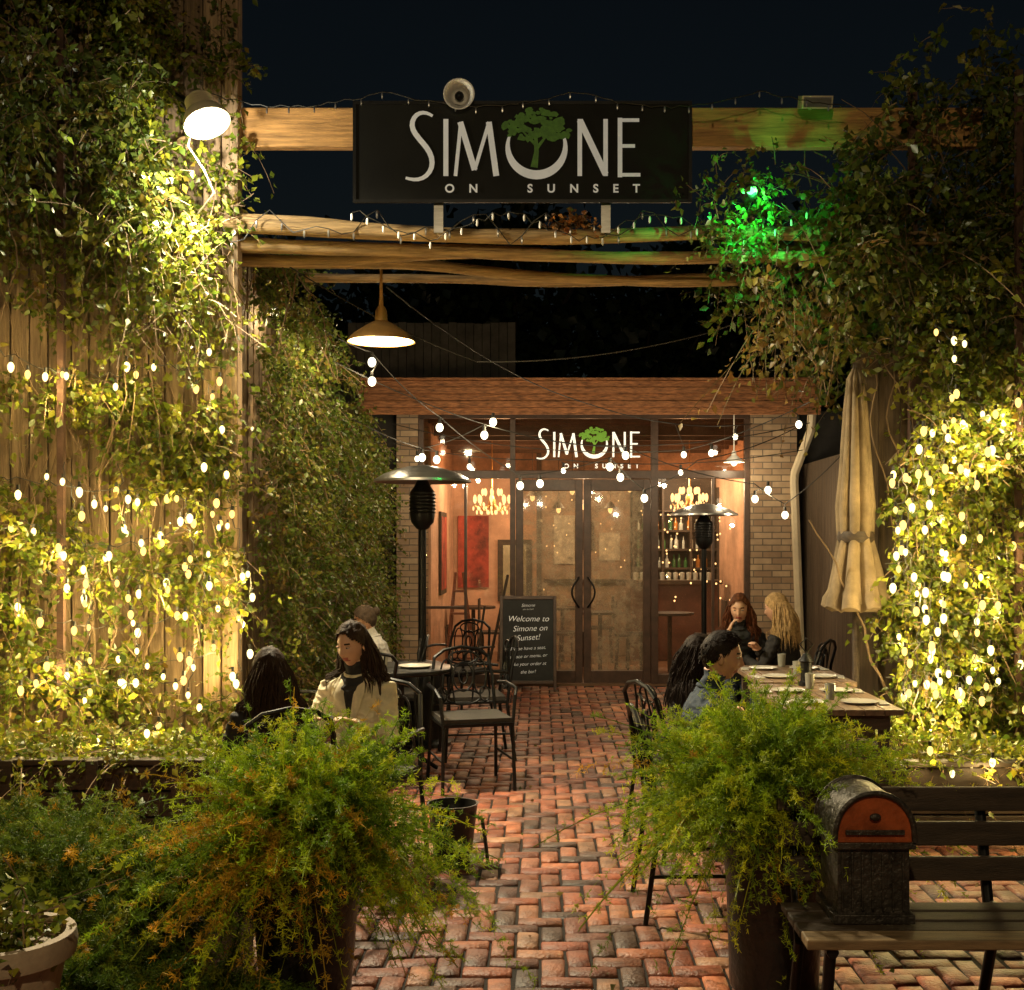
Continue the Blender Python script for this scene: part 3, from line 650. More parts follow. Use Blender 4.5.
S=[Vector((random.uniform(1.35,2.1),random.uniform(7.5,8.3),random.uniform(2.95,3.4))) for _ in range(60)]
foliage('canopy_vine',S,rdirs(len(S),(-.2,-.2,-1.6),rg),12,.4,.5,.055,([(.25,.17,.04),(.12,.15,.03),(.3,.15,.04)],[3,3,2]),6)
S=[Vector((1.28+random.gauss(0,.15),7.55+random.gauss(0,.08),3.70+random.gauss(0,.18))) for _ in range(75)]
foliage('canopy_vine',S,rdirs(len(S),(0,-.2,-.1),rg),10,.16,.5,.045,G_TOP,66)
def tl():
    p=LF(random.random()**.8*.98,random.uniform(3.5,5.4),random.uniform(.1,.7))
    return p if clearFL(p) else None
S=sample(1000,tl,.05,2.2,12,.15)
foliage('canopy_vine',S,rdirs(len(S),(.1,-.5,0),rg),12,.3,.6,.052,G_TOP,8)
S=[Vector((.18+random.gauss(0,.07),7.8,3.68)) for _ in range(20)]
foliage('dry_leaf_tuft',S,rdirs(len(S),(0,-.3,.5),rg),7,.12,.4,.045,([(.4,.15,.03),(.25,.12,.04)],[1,1]),9)
b=MB()
def twine(p,d,n,step,r):
    p=Vector(p); d0=Vector(d).normalized(); d=d0.copy(); P=[p.copy()]
    for k in range(n):
        d=(d*.8+d0*.22+Vector((random.gauss(0,.2),random.gauss(0,.07),random.gauss(0,.15)))).normalized(); p=p+d*step; P.append(p.copy())
    b.tube(P,[r*(1-.7*i/n) for i in range(n+1)],0,5)
for k in range(46): twine(LF(random.uniform(.1,.93),.3,random.uniform(.06,.2)),(0,0,1),random.randint(14,34),.12,random.uniform(.006,.014))
for k in range(40): twine(LF(random.uniform(.75,1.0),random.uniform(2.8,3.9),random.uniform(.15,.4)),(random.uniform(-.4,.3),-.1,random.uniform(-1,.4)),random.randint(6,13),.06,.005)
for k in range(26): twine((random.uniform(2.3,3.4),7.6,.3),(0.05,0,1),random.randint(12,26),.11,random.uniform(.007,.014))
for k in range(26): twine((random.uniform(1.8,3.2),random.uniform(7.5,8.4),random.uniform(3.3,4.3)),(random.uniform(-1,.6),-.1,random.uniform(-.2,.5)),random.randint(4,8),.08,.006)
for k in range(9): twine((-2.0+random.uniform(0,.3),8.3+random.random(),3.6),(.05,0,-1),random.randint(8,14),.09,.006)
b.obj('vine_stems',[m_stem])
# ================================================================ FERNS & POTS
def fern(name,c,nst,L,seed,brown=.08,br=24,nn=11,elev=(10,88),drp=.9,cols=None,parent=None,bdir=None,nw=.0014):
    rng=np.random.default_rng(seed); c=np.array(c,float)
    az=rng.uniform(0,2*np.pi,nst); el=np.radians(elev[0]+(elev[1]-elev[0])*rng.uniform(0,1,nst)**.8); Ls=L*rng.uniform(.6,1.15,nst)
    h=np.stack([np.cos(az),np.sin(az),np.zeros(nst)],1); st=c+np.concatenate([rng.normal(size=(nst,2))*.07,np.zeros((nst,1))],1)
    wob=rng.normal(size=(nst,3))*.14
    def cur(t):
        t=t[...,None]; e=el[:,None,None]
        return st[:,None]+h[:,None]*np.cos(e)*Ls[:,None,None]*t+np.array([0,0,1.])*(np.sin(e)*Ls[:,None,None]*t-drp*Ls[:,None,None]*t**2.2*(.35+.5*np.cos(e)))+wob[:,None]*Ls[:,None,None]*t*t+h[:,None]*.25*Ls[:,None,None]*t**1.6
    tt=np.sort(rng.uniform(.18,1.0,(nst,br)),1); P=cur(tt); P2=cur(tt+.03); tg=nrm((P2-P).reshape(-1,3)); P=P.reshape(-1,3); nb=len(P)
    bd=nrm(tg*.55+rng.normal(size=(nb,3))*.75+np.array([0,0,.2])); bl=rng.uniform(.03,.075,nb)*(1.15-.6*tt.reshape(-1))
    s=rng.uniform(.05,1,(nb,nn)); N0=(P[:,None]+bd[:,None]*(bl[:,None]*s)[...,None]-np.array([0,0,.012])*(s**2)[...,None]).reshape(-1,3)
    ndr=nrm(np.repeat(bd,nn,0)*.5+rng.normal(size=N0.shape)); nl=rng.uniform(.009,.019,len(N0))[:,None]
    sd=nrm(np.cross(ndr,rng.normal(size=N0.shape)))*nw
    Vn=np.stack([N0-sd,N0+sd,N0+ndr*nl+sd*.5,N0+ndr*nl-sd*.5],1).reshape(-1,3); Fn=np.arange(len(N0))[:,None]*4+np.arange(4)[None]
    cl=np.array(cols if cols else [(.14,.27,.02),(.2,.34,.025),(.09,.18,.02)])
    cs=cl[rng.integers(0,len(cl),nst)]*rng.uniform(.7,1.3,(nst,1))
    if bdir is not None:
        w=np.clip((h@np.array(bdir)),0,1)*np.clip(1.2-np.sin(el),0,1); bm=rng.uniform(size=nst)<brown+w*.5
    else: bm=rng.uniform(size=nst)<brown
    cs[bm]=np.array([.44,.28,.025])*rng.uniform(.6,1.2,(bm.sum(),1))
    tpos=np.repeat(tt.reshape(-1),nn)
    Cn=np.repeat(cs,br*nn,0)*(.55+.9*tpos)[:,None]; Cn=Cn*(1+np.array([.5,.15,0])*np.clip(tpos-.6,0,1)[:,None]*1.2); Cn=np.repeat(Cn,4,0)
    ts=np.tile(np.linspace(0,1,9)[None],(nst,1)); Q=cur(ts); sv=nrm(rng.normal(size=(nst,3)))[:,None]*.0018
    SV=np.stack([Q-sv,Q+sv],2).reshape(-1,3); base=(np.arange(nst)[:,None,None]*18)+(np.arange(8)[None,:,None]*2); SF=(base+np.array([0,1,3,2])[None,None]).reshape(-1,4)
    bs=nrm(rng.normal(size=(nb,3)))*.0009; BV=np.stack([P-bs,P+bs,P+bd*bl[:,None]+bs*.5,P+bd*bl[:,None]-bs*.5],1).reshape(-1,3); BF=np.arange(nb)[:,None]*4+np.arange(4)[None]
    V=np.concatenate([Vn,SV,BV]); F=np.concatenate([Fn,SF+len(Vn),BF+len(Vn)+len(SV)])
    C=np.concatenate([Cn,np.repeat(cs*.8,18,0),np.repeat(np.repeat(cs,br,0),4,0)])
    return npmesh(name,V,F,[m_fern],C,parent=parent)
def pot(name,x,y,r,h,mat,sq=.6,parent=None):
    b=MB(); b.lathe([(0,0),(r*sq,0),(r*(sq+.1),.02),(r*.86,h*.6),(r*.98,h*.9),(r*1.08,h*.93),(r*1.08,h),(r*.95,h),(r*.93,h*.93),(0,h*.92)],(x,y,0.0),0,n=36)
    return b.obj(name,[mat,m_soil],parent=parent)
P1=empty('potted_fern'); pot('pot',-.79,4.05,.2,.62,m_blackp,.62,P1); 
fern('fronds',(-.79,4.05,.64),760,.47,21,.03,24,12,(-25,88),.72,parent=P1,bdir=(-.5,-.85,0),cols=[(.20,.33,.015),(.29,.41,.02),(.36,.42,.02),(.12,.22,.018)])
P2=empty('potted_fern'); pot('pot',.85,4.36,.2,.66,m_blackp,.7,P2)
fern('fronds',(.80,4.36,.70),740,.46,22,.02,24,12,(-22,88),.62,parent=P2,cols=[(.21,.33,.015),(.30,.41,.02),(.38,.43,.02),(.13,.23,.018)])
PB=empty('fern_planter')
b=MB(); b.box(-2.6,-1.12,3.95,4.7,0,.3); b.obj('trough',[m_dkwood],smooth=False,parent=PB,bevel=.01)
dk=[(.09,.16,.018),(.13,.20,.02),(.06,.11,.015),(.18,.21,.02)]
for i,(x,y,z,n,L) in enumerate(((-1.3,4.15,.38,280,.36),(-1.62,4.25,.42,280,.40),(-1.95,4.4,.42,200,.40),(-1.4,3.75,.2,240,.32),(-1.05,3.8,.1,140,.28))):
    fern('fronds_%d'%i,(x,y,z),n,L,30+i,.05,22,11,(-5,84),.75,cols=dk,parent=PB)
P3=empty('potted_plant'); b=MB(); b.lathe([(0,.2),(.1,.2),(.15,.45),(.165,.53),(.19,.54),(.195,.57),(.19,.6),(.165,.6),(.16,.56),(0,.55)],(-1.42,3.15,0),0,n=40); b.lathe([(.1,0),(.1,.2)],(-1.42,3.15,0),0,n=20); b.obj('pot',[m_terra],parent=P3)
S=[Vector((-1.42+random.gauss(0,.05),3.15+random.gauss(0,.05),.57)) for _ in range(70)]
foliage('leaves',S,rdirs(70,(0,0,1.2),rg),9,.2,.5,.035,G_LIT,17,parent=P3)
P4=empty('bucket'); b=MB(); b.lathe([(0,0),(.09,0),(.125,.3),(.132,.31),(.12,.31),(.09,.02)],(-.44,6.05,0),0,n=28); b.tube([(-.34,6.05,.25),(-.29,6.0,.24),(-.27,5.98,.12),(-.26,5.98,.02)],.01,0,6); b.obj('bucket_body',[m_blackp],parent=P4)
b=MB()
for k in range(3): b.box(-3.6,-1.75,6.4,6.45,.02+k*.14,.15+k*.14)
b.box(-3.6,-1.75,6.36,6.46,.44,.47); b.box(-1.8,-1.75,6.46,7.6,.02,.43); b.box(-3.6,-1.8,6.46,7.3,0,.40,1)
for x in (-3.3,-2.85,-2.4,-1.95): b.box(x,x+.06,6.33,6.36,0,.47)
b.obj('planter_box',[m_dkwood,m_soil],smooth=False,bevel=.005)
b=MB()
for k in range(3): b.box(1.98,3.9,6.5,6.55,.02+k*.13,.14+k*.13)
b.box(1.98,3.9,6.46,6.56,.41,.44); b.box(1.98,2.03,6.56,7.5,.02,.4); b.box(2.03,3.9,6.56,7.5,0,.38,1)
b.obj('planter_box',[m_dkwood,m_soil],smooth=False,bevel=.005)
S=[Vector((random.uniform(-3.5,-1.85),random.uniform(6.36,7.1),.43)) for _ in range(520)]
foliage('planter_shrub',S,rdirs(len(S),(0,-.5,.7),rg),11,.32,.6,.042,G_LIT,18)
S=[Vector((random.uniform(2.05,3.7),random.uniform(6.46,7.2),.41)) for _ in range(460)]
foliage('planter_shrub',S,rdirs(len(S),(0,-.5,.7),rg),11,.32,.6,.042,G_LIT,19)
# ================================================================ BENCH + LETTERBOX
b=MB()
m_seat=M('bench_slat',(.22,.145,.07),rough=.55,var=.5,ns=6,bump=.3,stretch=(1,8,8))
b.box(.78,2.1,3.5,3.59,.435,.465,1); b.box(.78,2.1,3.605,3.69,.435,.46,0); b.box(.78,2.1,3.705,3.79,.435,.46,0); b.box(.78,2.1,3.805,3.89,.435,.46,0)
for zz in (.5,.61,.72): b.box(.8,2.1,3.985+(zz-.5)*.25,4.01+(zz-.5)*.25,zz,zz+.08,0)
for x in (.86,1.5,2.03):
    b.tube([(x,3.55,.43),(x,3.6,.25),(x,3.5,.0)],.02,2,6); b.tube([(x,4.1,.0),(x,3.98,.3),(x,4.03,.46),(x,4.11,.78)],.02,2,6); b.tube([(x,3.52,.42),(x,3.98,.42)],.02,2,6)
b.obj('park_bench',[m_dkwood,m_seat,m_black],smooth=False,bevel=.005)
b=MB(); X0,X1,Y0,Y1=.9,1.14,3.66,3.9
def arch(y,z0,w,h,n=20): return [(( X0+X1)/2+w*math.cos(math.pi*k/n),y,z0+h*math.sin(math.pi*k/n)**.8) for k in range(n+1)]
b.box(X0+.01,X1-.01,Y0+.01,Y1-.01,.462,.69,0); b.box(X0-.004,X1+.004,Y0-.004,Y1+.004,.462,.49,0); b.box(X0-.006,X1+.006,Y0-.006,Y1+.006,.69,.71,0)
for k in range(7): b.box(X0+.02+k*.031,X0+.027+k*.031,Y0+.002,Y0+.01,.5,.68,0)
a1=arch(Y0,.711,.122,.15); a2=arch(Y1,.711,.122,.15); n=len(a1)
b.add(a1+a2,[(k,k+1,n+k+1,n+k) for k in range(n-1)],0); b.add(a1+a2,[tuple(range(n)),tuple(range(2*n-1,n-1,-1))],1)
b.tube([(p[0],Y0-.004,p[2]) for p in a1],.010,0,6); b.tube([(p[0],Y1+.004,p[2]) for p in a1],.010,0,6)
b.box(X0+.03,X1-.03,Y0-.012,Y0-.002,.735,.75,0); b.ell(((X0+X1)/2,Y0-.01,.79),.018,.01,.012,0)
b.obj('metal_letterbox',[M('dark_embossed_metal',(.06,.05,.04),rough=.4,metal=.5,var=.6,ns=25,bump=.8,bs=60),m_copper],bevel=.002)
# ================================================================ UMBRELLA
ux,uy=2.0,7.6
b=MB(); b.tube([(ux,uy,0.04),(ux,uy,2.76)],.022,1); b.lathe([(0,0),(.25,0),(.25,.05),(.05,.08),(.04,.2)],(ux,uy,0),1)
NU=96; prof=[(.012,2.74),(.05,2.66),(.07,2.45),(.085,2.25),(.10,2.05),(.12,1.85),(.11,1.70),(.105,1.64),(.125,1.56),(.15,1.45),(.175,1.32),(.195,1.22),(.2,1.17),(.16,1.19),(.08,1.5)]
vs=[]
for i,(r,z) in enumerate(prof):
    for k in range(NU):
        a=2*math.pi*k/NU; f=abs(math.sin(4*a+.35*math.sin(z*2.2)))**.6; rr=r*(.66+.42*f)*(1+.12*noise.noise(Vector((math.cos(a)*2,math.sin(a)*2,z*2.5)))); vs.append((ux+rr*math.cos(a),uy+rr*math.sin(a),z+(.05*f*(1 if 10<i<13 else 0))))
b.add(vs,[(i*NU+k,i*NU+(k+1)%NU,(i+1)*NU+(k+1)%NU,(i+1)*NU+k) for i in range(len(prof)-1) for k in range(NU)],0)
b.lathe([(.105,1.62),(.118,1.65),(.11,1.69)],(ux,uy,0),1)
b.ell((ux,uy,2.78),.03,.03,.04,1)
b.obj('patio_umbrella',[m_canvas,m_dkwood])
# ================================================================ HEATERS
def heater(x,y,s,name):
    b=MB(); b.lathe([(0,0),(.23,0),(.23,.03),(.17,.06),(.17,.62),(.15,.66),(.03,.68),(.03,1.72),(.05,1.73),(.09,1.78),(.10,1.83),(.10,2.02),(.07,2.06),(.05,2.1),(.03,2.14)],(0,0,0),0,n=28)
    for k in range(6): b.lathe([(.103,1.85+k*.028),(.108,1.857+k*.028),(.103,1.865+k*.028)],(0,0,0),0,n=28)
    b.lathe([(.01,2.24),(.12,2.225),(.3,2.17),(.385,2.12),(.39,2.10),(.38,2.105),(.3,2.15),(.1,2.19),(0,2.2)],(0,0,0),1,n=40)
    o=b.obj(name,[m_black,m_steel]); o.location=(x,y,0); o.scale=(s,s,s); return o
heater(-.94,9.6,1.0,'patio_heater'); heater(1.68,12.3,.9,'patio_heater')
# ================================================================ CHALKBOARD
CB=empty('chalkboard_sign'); th=R(-9)
T=T_(-.13,13.0,0,rx=th)
b=MB(); b.box(-.28,.28,-.012,.008,.1,1.0,0,T)
for (x0,x1,z0,z1) in ((-.31,-.275,.0,1.04),(.275,.31,.0,1.04),(-.275,.275,1.0,1.04),(-.275,.275,.08,.115)): b.box(x0,x1,-.02,.015,z0,z1,1,T)
T2=T_(-.13,13.42,0,rx=R(9))
for x in (-.31,.275): b.box(x,x+.035,-.02,.015,0,1.02,1,T2)
b.obj('board',[m_slate,m_frame],smooth=False,parent=CB,bevel=.004)
def chalk(s,size,x,z,al='CENTER'):
    cu=bpy.data.curves.new('chalk_line','FONT'); cu.body=s; cu.size=size; cu.shear=.3; cu.align_x=al; cu.materials.append(m_chalk); cu.offset=-.0006
    o=bpy.data.objects.new('chalk_line',cu); col.objects.link(o); o.parent=CB
    o.matrix_world=T@Matrix.Translation((x,-.0145,z))@Euler((R(90),0,R(0))).to_matrix().to_4x4()@Matrix.Rotation(R(random.uniform(0,4)),4,'Z')
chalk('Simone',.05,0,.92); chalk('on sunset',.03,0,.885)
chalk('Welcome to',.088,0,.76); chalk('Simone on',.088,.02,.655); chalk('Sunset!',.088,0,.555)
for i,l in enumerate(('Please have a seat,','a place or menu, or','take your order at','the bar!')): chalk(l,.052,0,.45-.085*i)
# ================================================================ FURNITURE
def chair_mesh():
    b=MB(); r=.012
    for sx in (-1,1):
        b.tube([(sx*.24,.24,0),(sx*.23,.22,.42),(sx*.25,.21,.62),(sx*.27,.16,.66),(sx*.27,-.1,.67),(sx*.24,-.22,.66)],r,0,7)
        b.tube([(sx*.24,-.28,0),(sx*.225,-.22,.42),(sx*.21,-.26,.7),(sx*.19,-.3,.83)],r,0,7)
        b.tube([(sx*.235,.23,.2),(sx*.235,-.25,.2)],r*.7,0,6)
    b.tube([(-.19,-.3,.83),(-.12,-.31,.88),(0,-.315,.90),(.12,-.31,.88),(.19,-.3,.83)],r,0,7)
    b.box(-.235,.235,-.225,.235,.425,.445,0); b.box(-.225,.225,-.21,.225,.446,.475,1)
    def ring(cx,cz,rx,rz,rr=.007):
        pts=[]
        for k in range(17):
            a=2*math.pi*k/16; zz=cz+rz*math.sin(a); pts.append((cx+rx*math.cos(a),-.225-.17*(zz-.47)*.45,zz))
        b.tube(pts,rr,0,5,up=(0,1,0))
    ring(0,.70,.07,.1); ring(-.115,.70,.045,.12); ring(.115,.70,.045,.12); ring(0,.70,.03,.05); ring(0,.83,.1,.045); ring(0,.56,.12,.05)
    ring(-.15,.58,.035,.05); ring(.15,.58,.035,.05)
    b.tube([(-.215,-.235,.52),(.215,-.235,.52)],.008,0,5)
    for x in (-.06,.06): b.tube([(x,-.235,.52),(x*1.4,-.27,.72),(x,-.3,.88)],.006,0,5)
    o=b.obj('patio_chair',[m_black,M('seat_pad',(.03,.025,.02),rough=.8,bump=.3)]); return o
ch=chair_mesh(); first=True
def chair(x,y,yaw):
    global first
    if first: o=ch; first=False
    else: o=bpy.data.objects.new('patio_chair',ch.data); col.objects.link(o)
    o.location=(x,y,0); o.rotation_euler=(0,0,R(yaw)); return o
def rtable(x,y,r,name='round_table',mat=m_black):
    b=MB(); b.lathe([(0,.72),(r*.95,.72),(r,.73),(r,.75),(r*.98,.755),(0,.755)],(x,y,0),0,n=40); b.tube([(x,y,.03),(x,y,.72)],.035,0)
    for k in range(4):
        a=k*math.pi/2+.6; b.tube([(x,y,.2),(x+.15*math.cos(a),y+.15*math.sin(a),.12),(x+.3*math.cos(a),y+.3*math.sin(a),.02)],.016,0,6)
    b.lathe([(0,0),(.09,0),(.12,.015),(.118,.018),(.08,.006),(0,.005)],(x+.12,y-.05,.756),1,n=24); b.lathe([(0,0),(.03,0),(.035,.1),(.032,.1),(.028,.01)],(x-.1,y-.1,.756),1,n=14)
    b.obj(name,[mat,m_plate,m_steel])
rtable(-.98,8.35,.38)
m_glassy=M('tumbler',(.25,.24,.2),rough=.12,var=.1)
def ltable(x0,x1,y0,y1):
    b=MB(); n=6; w=(x1-x0)/n
    for k in range(n): b.box(x0+k*w+.003,x0+(k+1)*w-.003,y0,y1,.72,.75,0)
    for (x,y) in ((x0+.05,y0+.1),(x1-.1,y0+.1),(x0+.05,y1-.15),(x1-.1,y1-.15)): b.box(x,x+.05,y,y+.05,0,.72,1)
    b.box(x0+.06,x1-.06,y0+.05,y0+.08,.64,.719,1); b.box(x0+.06,x1-.06,y1-.08,y1-.05,.64,.719,1)
    for k in range(int((y1-y0)/.5)):
        y=y0+.25+k*.5
        for x in (x0+.17,x1-.17):
            b.lathe([(0,0),(.07,0),(.10,.013),(.098,.016),(.068,.006),(0,.005)],(x,y,.751),2,n=22)
            T=T_(x-.13 if x<(x0+x1)/2 else x+.12,y,.752,rz=random.uniform(-.2,.2)); b.box(-.02,.03,-.08,.08,0,.006,2,T)
        b.lathe([(0,0),(.025,0),(.03,.09),(.027,.09),(.022,.01)],(x0+.33,y+.16,.751),3,n=12)
    b.obj('dining_table',[m_tabwood,m_dkwood,m_plate,m_glassy],bevel=.003)
ltable(1.28,1.9,6.25,7.4); ltable(1.36,1.98,7.48,8.5)
b=MB(); b.lathe([(0,0),(.05,0),(.05,.02),(.035,.03),(.035,.14),(.05,.15),(.02,.19),(0,.2)],(1.62,7.3,.752),0,n=12); b.tube([(1.62,7.3,.95),(1.66,7.3,1.0),(1.62,7.3,1.04),(1.58,7.3,1.0),(1.62,7.3,.95)],.004,0,5); b.obj('table_lantern',[m_black])
# ================================================================ PEOPLE
def skinmat(c): return M('skin',c,rough=.5,var=.08,ns=20,bump=.08,bs=200)
sk1=skinmat((.66,.38,.25)); sk2=skinmat((.58,.3,.19)); m_lip=M('lips',(.38,.1,.08),rough=.4,var=.05); m_eyeW=M('eye_white',(.45,.42,.38),rough=.25,var=.02); m_eyeD=M('iris',(.02,.012,.008),rough=.15)
def cloth(n,c):
    return M(n,c,rough=.85,var=.3,ns=7,bump=1.0,bs=9)
def hairm(n,c): return M(n,c,rough=.6,var=.45,ns=40,bump=.4,bs=150,spec=.15)
def person(name,x,y,yaw,skin,top,bottom,hair,hairstyle,headyaw=0,headpitch=0,lean=.05,sz=1.0,wide=1.0,vox=.008,hands=None,slv=True,shoe=m_black,headroll=0,blazer=None):
    Tw=T_(x,y,0,rz=R(yaw))@Matrix.Translation((0,0,.47*(1-sz)))@Matrix.Scale(sz,4) if sz>.9 else T_(x,y,0,rz=R(yaw))@Matrix.Scale(sz,4)
    b=MB(); seg=[]
    def tb(pts,rs,lab,n=12,flat=1,up=None):
        b.tube(pts,rs,0,n,flat,True,up)
        for i in range(len(pts)-1):
            q=rs[i]; q2=rs[i+1]
            seg.append((Vector(pts[i]),Vector(pts[i+1]),.1 if isinstance(q,tuple) else max(q,q2),lab))
    W=wide
    ln=lambda z: lean*(z-.5)*2
    tz=[(.44,.15,.11),(.5,.165,.125),(.6,.145,.11),(.68,.13*W,.10),(.8,.15*W,.11),(.88,.162*W,.112),(.94,.158*W,.098),(.985,.11*W,.075),(1.01,.065,.06)]
    tb([(0,ln(z),z) for z,_,_ in tz],[(a,c) for _,a,c in tz],'top',20,up=(0,1,0))
    tb([(0,ln(.97),.97),(0,ln(1.03)+.005,1.03),(0,ln(1.1)+.02,1.1)],[.06,.052,.054],'skin',14)
    hd=hands or [(-.13,.33,.78),(.13,.33,.78)]
    for sgn,H in zip((-1,1),hd):
        sh=Vector((sgn*.165*W,ln(.93),.925)); H=Vector(H)
        L1,L2=.27,.25; d=H-sh; D=min(d.length,.51); dn=d.normalized(); a=(L1*L1-L2*L2+D*D)/(2*D); hgt=math.sqrt(max(0,L1*L1-a*a))
        pole=Vector((sgn*.5,-.35,-1)); pole=(pole-dn*pole.dot(dn)).normalized(); el=sh+dn*a+pole*hgt; H=sh+dn*D
        tb([sh-Vector((sgn*.06,0,0)),sh,sh.lerp(el,.5),el],[.055,.058,.05,.042],'top')
        tb([el,el.lerp(H,.4),H],[.042,.038,.029],'top' if slv else 'skin')
        fd_=(H-el).normalized(); sdv=fd_.cross(Vector((0,0,1))); sdv=sdv.normalized() if sdv.length>.1 else Vector((1,0,0)); upv=sdv.cross(fd_)
        tb([H-fd_*.01,H+fd_*.03,H+fd_*.085],[(.026,.018),(.038,.015),(.038,.012)],'skin',12,up=tuple(upv)); 
        seg[-1]=(seg[-1][0],seg[-1][1],.03,'skin'); seg[-2]=(seg[-2][0],seg[-2][1],.03,'skin')
        for i,(o,l) in enumerate(((-.028,.062),(-.010,.072),(.010,.068),(.027,.054))):
            p0=H+fd_*.08+sdv*o; p1=p0+fd_*l*.5-upv*.006; p2=p1+(fd_*.6-upv*.75).normalized()*l*.3; p3=p2+(fd_*.2-upv).normalized()*l*.25
            tb([p0,p1,p2,p3],[.0088,.0082,.0075,.006],'skin',8)
        p0=H+fd_*.03-sdv*sgn*.03; p1=p0+(fd_*.5-sdv*sgn*.8).normalized()*.03; p2=p1+(fd_*.9-sdv*sgn*.1-upv*.3).normalized()*.03
        tb([p0,p1,p2],[.012,.010,.008],'skin',8)
        tb([(sgn*.075,-.02,.5),(sgn*.1,.15,.52),(sgn*.11,.42,.505)],[.095,.088,.06],'bot')
        tb([(sgn*.11,.42,.505),(sgn*.11,.43,.3),(sgn*.11,.42,.09)],[.06,.055,.038],'bot')
        tb([(sgn*.11,.38,.045),(sgn*.11,.46,.05),(sgn*.115,.56,.035),(sgn*.115,.62,.03)],[.036,.042,.038,.026],'shoe')
    me=bpy.data.meshes.new('tmp'); me.from_pydata(b.v,[],b.f); o=bpy.data.objects.new('tmp',me); col.objects.link(o)
    rm=o.modifiers.new('r','REMESH'); rm.mode='VOXEL'; rm.voxel_size=vox; sm=o.modifiers.new('s','SMOOTH'); sm.iterations=5; sm.factor=.5
    dg=bpy.context.evaluated_depsgraph_get(); ev=bpy.data.meshes.new_from_object(o.evaluated_get(dg)); bpy.data.objects.remove(o)
    nV=len(ev.vertices); co=np.empty(nV*3); ev.vertices.foreach_get('co',co); co=co.reshape(-1,3)
    no=np.empty(nV*3); ev.vertices.foreach_get('normal',no); no=no.reshape(-1,3)
    polys=[tuple(p.vertices) for p in ev.polygons]; cen=np.array([co[list(p)].mean(0) for p in polys])
    best=np.full(len(cen),1e9); lab=np.zeros(len(cen),int); LI={'top':0,'skin':1,'bot':2,'shoe':3}
    for a,c,r,l in seg:
        a=np.array(a);c=np.array(c);ab=c-a; t=np.clip(((cen-a)@ab)/max(ab@ab,1e-9),0,1); d=np.linalg.norm(cen-a-t[:,None]*ab,axis=1)-r
        m=d<best; best[m]=d[m]; lab[m]=LI[l]
    isc=np.zeros(nV,bool)
    for p,l in zip(polys,lab):
        if l in(0,2): isc[list(p)]=True
    for i in np.nonzero(isc)[0]:
        p=Vector(co[i]); f=noise.noise(Vector((p.x*14,p.y*14,p.z*26))+Vector((x*7,y*3,0))); f=(1-abs(f)*2.4)*.007+.004*noise.noise(p*30); co[i]+=no[i]*f
    if blazer is not None:
        mm=(lab==0)&(cen[:,1]>ln(.85)+.05)&(np.abs(cen[:,0])<.012+.22*np.clip(cen[:,2]-.72,0,.3))&(cen[:,2]>.7)
        lab[mm]=8
    out=MB(); out.add([tuple(v) for v in co],polys,[int(q) for q in lab])
    hc=Vector((0,ln(1.1)+.045,1.165)); Hr=Matrix.Translation(hc)@Euler((R(-headpitch),R(headroll),R(headyaw)),'XYZ').to_matrix().to_4x4()
    n,m=48,36
    def hp(th,ph,off=0):
        dx,dy,dz=math.sin(th)*math.sin(ph),math.sin(th)*math.cos(ph),math.cos(th)
        X=dx*.073;Y=dy*.092;Z=dz*.113
        if dz<0:
            k=-dz; X*=1-.30*k**1.5; 
            if dy<0: Y*=1-.35*k
        if dz>0.1 and dy<0: Y*=1.03
        if dy>0: Y*=1-.06*abs(dx)
        if dy>.2:
            g=lambda cx,cz,sx,sz: math.exp(-((X-cx)/sx)**2-((Z-cz)/sz)**2)
            Y+= .020*g(0,-.030,.011,.013)+.010*g(0,-.008,.008,.022)
            Y+= .004*g(0,.028,.05,.010)
            Y-= .011*g(.031,.008,.017,.012)+.011*g(-.031,.008,.017,.012)
            Y+= .006*g(.036,-.025,.02,.018)+.006*g(-.036,-.025,.02,.018)
            Y+= .0075*g(0,-.056,.02,.0045)+.0085*g(0,-.067,.017,.005)-.003*g(0,-.0615,.02,.002)
            Y+= .010*g(0,-.098,.022,.014)
        return Vector((X,Y,Z))
    vs=[];ms=[];fs=[]
    for i in range(m+1):
        for k in range(n): vs.append(hp(math.pi*i/m,2*math.pi*k/n))
    for i in range(m):
        for k in range(n):
            f=(i*n+k,i*n+(k+1)%n,(i+1)*n+(k+1)%n,(i+1)*n+k); fs.append(f); c=(vs[f[0]]+vs[f[2]])/2
            mi=1
            if c.y>.05 and abs(c.x)<.024 and -.0705<c.z<-.0515: mi=4
            if c.y>.05 and .014<abs(c.x)<.046 and .021<c.z<.028: mi=7
            ms.append(mi)
    out.add([Hr@v for v in vs],fs,ms)
    Rm=Hr.to_3x3().to_4x4()
    for sx in (-1,1):
        out.ell(Hr@Vector((sx*.030,.0765,.006)),.0135,.009,.0065,5,12,8,T=Rm); out.ell(Hr@Vector((sx*.030,.0825,.006)),.0052,.0036,.0052,6,10,6,T=Rm)
        out.ell(Hr@Vector((sx*.0745,-.005,-.005)),.009,.017,.031,1,12,8,T=Rm@Euler((R(12),0,R(sx*-18))).to_matrix().to_4x4())
        out.ell(Hr@Vector((sx*.030,.0765,.0105)),.0145,.0098,.0042,1,12,6,T=Rm)
    off=.009 if hairstyle=='short' else .014
    vs=[];fs=[];n2,m2=56,40
    for i in range(m2+1):
        for k in range(n2):
            th=math.pi*i/m2; ph=2*math.pi*k/n2; p=hp(th,ph); d=p.normalized(); o_=off*(1+.5*noise.noise(d*5+Vector((x,y,0)))+.25*noise.noise(d*16))
            vs.append(p+d*o_+Vector((0,-.002,.004)))
